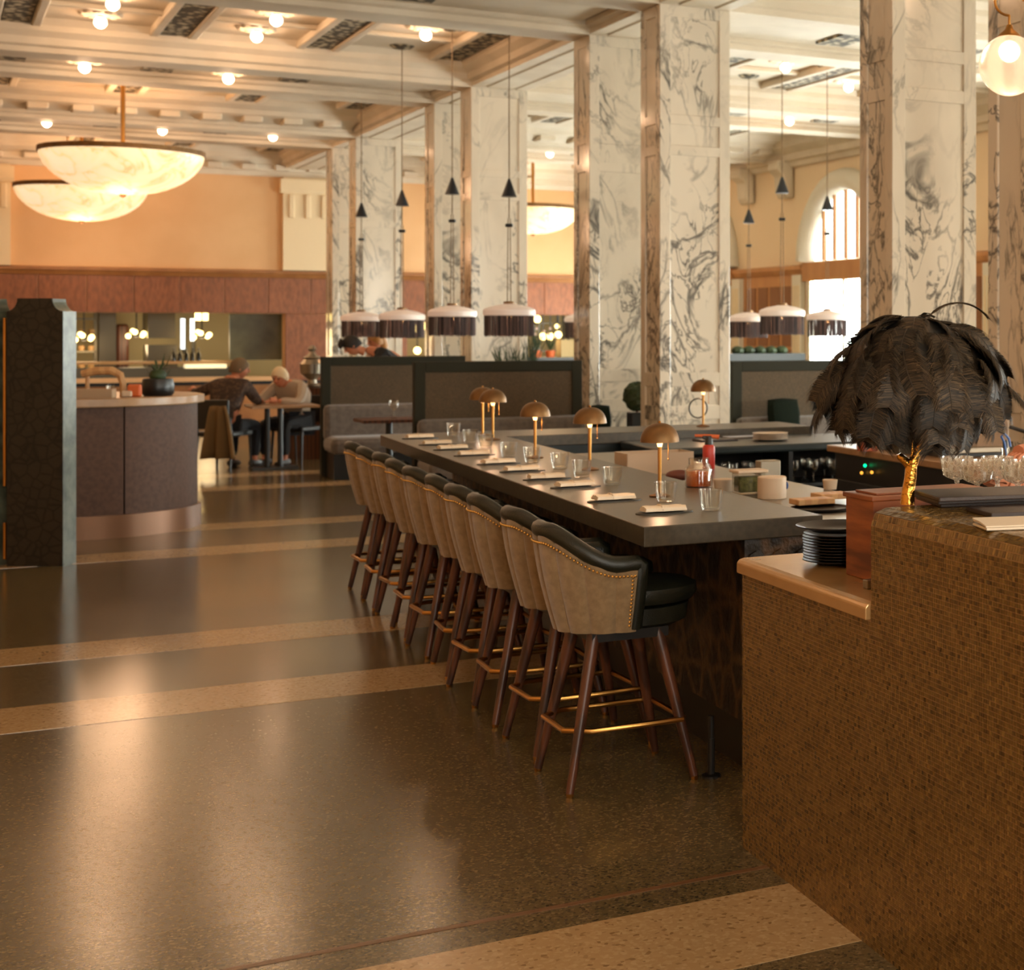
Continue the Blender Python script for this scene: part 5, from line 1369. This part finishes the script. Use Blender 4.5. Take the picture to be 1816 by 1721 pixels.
# silver urn between the men
p = D(450, 720, 18.9); g = thing('silver_urn', 'tall polished silver urn on the table between the men', 'urn', (p.x+.25, p.y+1.1, 0))
zb = .9
m = MB(); m.lathe([(0, zb), (.12, zb), (.13, zb+.02), (.06, zb+.05), (.05, zb+.10), (.14, zb+.18), (.15, zb+.30), (.10, zb+.36), (.11, zb+.38), (.05, zb+.42), (.03, zb+.46), (.05, zb+.49), (.03, zb+.53), (0, zb+.54)], n=24); m.build('urn', mSTEEL, g, True)
MB().box((0, 0, zb/2), (.5, .4, zb)).build('side_stand', mWALNUT, g)
# server bending and a woman behind the left booth
def standing(bend, head, face, arms):
    J = dict(pel=(0, -.05, .92), waist=(0, .02, 1.06), chest=(0, .10+bend*.22, 1.22), neck0=(0, .14+bend*.36, 1.34), neck1=(0, .17+bend*.42, 1.36), head=head, face=face,
             shL=(-.19, .12+bend*.26, 1.29), shR=(.19, .12+bend*.26, 1.29),
             hipL=(-.10, -.04, .88), knL=(-.11, .0, .48), anL=(-.11, -.03, .08), toeL=(-.13, .12, .04), hipR=(.10, -.04, .88), knR=(.11, .0, .48), anR=(.11, -.03, .08), toeR=(.13, .12, .04))
    J.update(arms); return J
p = D(725, 700, 19.4)
J = standing(1.0, (0, .70, 1.44), (0, .8, -.6), dict(elL=(-.26, .55, 1.08), wrL=(-.12, .78, 1.0), elR=(.26, .55, 1.08), wrR=(.14, .78, 1.0)))
J['hup'] = (0, .5, .8); J['chest'] = (0, .28, 1.26); J['neck0'] = (0, .47, 1.38); J['neck1'] = (0, .56, 1.395); J['shL'] = (-.18, .36, 1.34); J['shR'] = (.18, .36, 1.34)
person('dark haired server in a navy shirt bending over behind the left booth', (p.x+.05, p.y, 0), AV+math.pi/2-.1, J, (mNAVY, mTROU), mHAIRD, 'tuft')
p = D(690, 700, 21.3)
J = standing(.1, (0, .20, 1.48), (0, 1, -.2), dict(elL=(-.27, .20, 1.08), wrL=(-.05, .38, 1.16), elR=(.27, .20, 1.08), wrR=(.06, .38, 1.14)))
person('amber haired woman in a pale pink top behind the left booth', (p.x, p.y, 0), AV+math.pi/2+.3, J, (mPINK, mTROU), mHAIRB, 'long')
# bartender reaching in from the right edge
p = D(2070, 900, 5.95)
rzb = math.radians(78); bx = Vector((math.cos(rzb), math.sin(rzb), 0)); by = Vector((-math.sin(rzb), math.cos(rzb), 0))
def bloc(q): d = Vector(q)-Vector((p.x, p.y, 0)); return (d.dot(bx), d.dot(by), d.z)
J = standing(.3, (0, .22, 1.62), (0, 1, -.5), {})
J['elL'] = bloc(D(1905, 905, 5.55)); J['wrL'] = bloc(D(1782, 856, 5.35)); J['elR'] = bloc(D(1930, 790, 5.95)); J['wrR'] = bloc(D(1835, 802, 5.75))
J['neck1'] = (0, .17, 1.45); J['neck0'] = (0, .14, 1.40); J['chest'] = (0, .08, 1.24); J['shL'] = (-.19, .10, 1.33); J['shR'] = (.19, .10, 1.33)
person('bartender at the right edge with only a bare forearm and hand showing', (p.x, p.y, 0), rzb, J, (mat('rolled_sleeve', rgb(190, 120, 84), .6), mTROU), mHAIRD)

# ------------------------------------------------------------------ kitchen behind the openings
KT = 21.5
kz = 2.7
wk = struct(MB().prism(quad(S0, S1, KT, KT+.1), 0, kz).build('wall_kitchen', mKYEL))
struct(MB().prism(quad(S0, S1, T1+TH, KT), -.05, 0).build('floor_kitchen', mKGREY))
struct(MB().prism(quad(S0, S1, T1+TH, KT), kz, kz+.05).build('ceiling_kitchen', mKYEL))
def K(px, t, z=0): return R(sW(px, t), t, z)
def kbox(px0, px1, z0, z1, t, d, name, mt, label, cat, bevel=0, group=None):
    a, b = sW(px0, t), sW(px1, t)
    o = MB().prism([R(a, t)-R(a, t), R(b, t)-R(a, t), R(b, t+d)-R(a, t), R(a, t+d)-R(a, t)], z0, z1).build(name, mt, None, bevel=bevel)
    o.location = R(a, t); return tag(o, label, cat, group)
def zk(py, t, px=300): 
    k = (px-CX)/FPX; Y = (15.84+1.167*t)/(1-.6043*k); return EYE-(py-HOR)/FPX*Y
def kitchen_shelf(px0, px1, t, label, levels, mt=mKGREY, bottles=0):
    a, b = sW(px0, t), sW(px1, t); g = thing('kitchen_rack', label, 'shelving', tuple(R(a, t)), AV); L = b-a
    for x in (0.02, L-.02):
        for y in (0.02, .38): MB().box((x, y, 1.1), (.04, .04, 2.2)).build('upright', mt, g)
    for z in levels: MB().box((L/2, .2, z), (L, .4, .03)).build('shelf', mt, g)
    return g, L
g, L = kitchen_shelf(100, 172, 19.2, 'tall dark kitchen rack at the left of the opening', (.5, .9, 1.25, 1.55, 1.85))
bm = MB(); bm.lathe([(0, 0), (.05, 0), (.05, .12), (.045, .13), (.018, .17), (.018, .24), (0, .24)], n=12); btl = bm.build('bottle', mBOTTLE, mesh_only=True, smooth=True)
pm = MB(); pm.lathe([(0, 0), (.07, 0), (.075, .1), (0, .105)], n=14); pot = pm.build('pot', mKSHELF, mesh_only=True, smooth=True)
k = 0
for z in (.915, 1.265, 1.565):
    for q in range(4):
        o = link_mesh('stacked_pot', pot); o.location = Vector(g.location)+V*(L*(q+.5)/4)+NV*.2+Vector((0, 0, z+.001)); o.scale = (.75, .75, .9)
        tag(o, 'small pan on the tall dark kitchen rack, %s on the %s shelf' % (ORD[q], {.915: 'low', 1.265: 'middle', 1.565: 'upper'}[z]), 'pan', 'pans on the kitchen rack')
kbox(176, 206, 0, kz-.02, 19.6, .5, 'kitchen_pillar', mKGREY, 'narrow grey steel pillar inside the kitchen', 'pillar')
kbox(262, 311, zk(600, 19.8), kz-.02, 19.8, .8, 'extractor_hood', mKGREY, 'large grey extractor hood inside the kitchen', 'hood')
kbox(262, 315, 0, zk(612, 19.6), 19.6, .7, 'oven_block', mKGREY, 'dark oven block below the extractor hood', 'oven')
kbox(206, 229, 0, zk(575, 20.5), 20.5, .3, 'brown_door', mWALNUT, 'brown arched door inside the kitchen', 'door', .05)
kbox(110, 420, 0, zk(652, 18.3), 18.3, .5, 'pass_counter', mKGREY, 'long steel counter just inside the kitchen opening', 'counter')
kbox(110, 430, zk(646, 18.3), zk(641, 18.3), 18.35, .4, 'pass_shelf', mKSHELF, 'copper toned shelf over the kitchen pass', 'shelf')
kbox(330, 402, zk(654, 18.0), zk(647, 18.0), 17.98, .3, 'lit_shelf', mSTRIP, 'lit strip shelf at the kitchen pass', 'light')
kbox(407, 500, zk(640, 18.2), zk(556, 18.2), 18.2, .05, 'frosted_screen', mat('frosted_green', rgb(118, 116, 84), .3, col2=rgb(86, 84, 58), scale=2), 'greenish frosted glass screen at the right of the opening', 'glass screen')
for i, px in enumerate((324, 341)):
    p = K(px, 20.6, 0); q = thing('wall_tube', '%s vertical white tube light on the kitchen wall' % ('left' if i == 0 else 'right'), 'wall light', (p.x, p.y, zk(596, 20.6)), 0)
    m = MB(); m.tube([(0, 0, -.26 if i == 0 else -.1), (0, 0, .34)], .04, 8); m.build('tube', mTUBE, q); MB().box((0, .05, 0), (.06, .04, .7)).build('bracket', mKGREY, q)
mYB = mat('yellow_bulb', (1, .8, .3, 1), .3, emit=(1, .72, .25, 1), estr=5)
for i, (px, py, t, lb) in enumerate(((149, 596, 18.9, 'yellow bulb cluster at the left of the kitchen opening'), (358, 592, 18.9, 'yellow bulb cluster at the right of the kitchen opening'), (242, 590, 20, 'yellow bulb cluster in the middle of the kitchen'))):
    p = K(px, t, zk(py, t, px)); g = thing('bulb_cluster', lb, 'pendant lamp', tuple(p), 0)
    m = MB(); m.ball((0, 0, -.03), .07, 10, 8); m.build('hub', mBLACK, g, True)
    m = MB(); m.tube([(0, 0, .02), (0, 0, kz-p.z)], .012, 6); m.build('rod', mBLACK, g)
    for q in range(5):
        a = 2*math.pi*q/5; m = MB(); m.ball((.14*math.cos(a), .14*math.sin(a), -.02+.05*math.sin(3*a)), .05, 8, 6); m.build('bulb', mYB, g, True)
        m = MB(); m.tube([(0, 0, 0), (.14*math.cos(a), .14*math.sin(a), 0)], .012, 5); m.build('arm', mBRASS, g)
    point('kitchen_light', (p.x, p.y, p.z-.2), 16, (1, .72, .40), .3)
p = K(357, 19.0, zk(562, 19, 357)); g = thing('lantern', 'square lit lantern above the right bulb cluster', 'pendant lamp', tuple(p), 0)
MB().box((-.05, 0, 0), (.09, .1, .14)).build('lit_pane', mYB, g); MB().box((.06, 0, 0), (.09, .1, .14)).build('lit_pane', mYB, g); MB().box((0, 0, .09), (.26, .14, .03)).build('cap', mBLACK, g)
for i in range(5):
    p = K(308+i*11, 18.5, zk(641, 18.4)); o = link_mesh('bottle', btl); o.location = p; o.scale = (.8, .8, 1.0)
    tag(o, '%s dark bottle from the left on the kitchen pass' % ORD[i], 'bottle', 'dark bottles on the kitchen pass')
# second opening between the columns
kbox(728, 1105, 0, zk(634, 18.2, 980), 18.2, .6, 'bar_console', mBLACK, 'black console inside the opening between the columns', 'console')
g, L = kitchen_shelf(955, 1010, 20.2, 'dark kitchen rack seen between the columns', (1.2, 1.5, 1.8))
kbox(995, 1026, zk(634, 18.2, 980)+.001, zk(603, 18.3, 980), 18.3, .3, 'cream_cabinet', mKYEL, 'cream cabinet on the black console', 'cabinet')
for i, (px, py) in enumerate(((953, 566), (963, 597), (976, 597), (990, 594), (737, 583), (752, 578), (740, 622), (988, 579))):
    tb = 18.5+.22*i; p = K(px, tb, zk(py, tb, px)); g = thing('globe_bulb', ['bright globe bulb at the top beside the fringed pendant', 'left globe bulb of the row seen between the columns', 'middle globe bulb of the row seen between the columns', 'right globe bulb of the row seen between the columns',
        'upper left globe bulb between the far columns', 'topmost globe bulb between the far columns', 'low yellow globe bulb just above the left booth', 'dim globe bulb inside the rack between the columns'][i], 'lamp', tuple(p), 0)
    m = MB(); m.ball((0, 0, 0), .075 if i != 7 else .05, 10, 8); m.build('bulb', mYB, g, True); m = MB(); m.tube([(0, 0, .07), (0, 0, kz-p.z)], .012, 6); m.build('rod', mBLACK, g)
    if i in (0, 2, 5): point('kitchen_light', (p.x, p.y, p.z-.15), 9, (1, .72, .40), .25)
for i, px in enumerate((952, 976)):
    p = K(px, 18.3, zk(634, 18.2, 980)); g = thing('flower_pot', '%s red pot of flowers on the black console' % ('left' if i == 0 else 'right'), 'plant', tuple(p), 0)
    m = MB(); m.lathe([(0, 0), (.08, 0), (.10, .14), (.09, .14), (0, .12)], n=14); m.build('pot', mORANGE, g, True)
    for q in range(9):
        a = q*.7; m = MB(); m.tube([(0, 0, .12), (.07*math.cos(a), .07*math.sin(a), .28), (.12*math.cos(a), .12*math.sin(a), .36+.03*q)], [.01, .012, .004], 5); m.build('stem', mLEAF, g)
        if q % 2: m = MB(); m.ball((.12*math.cos(a), .12*math.sin(a), .38+.03*q), .03, 6, 4); m.build('flower', mPINK, g, True)
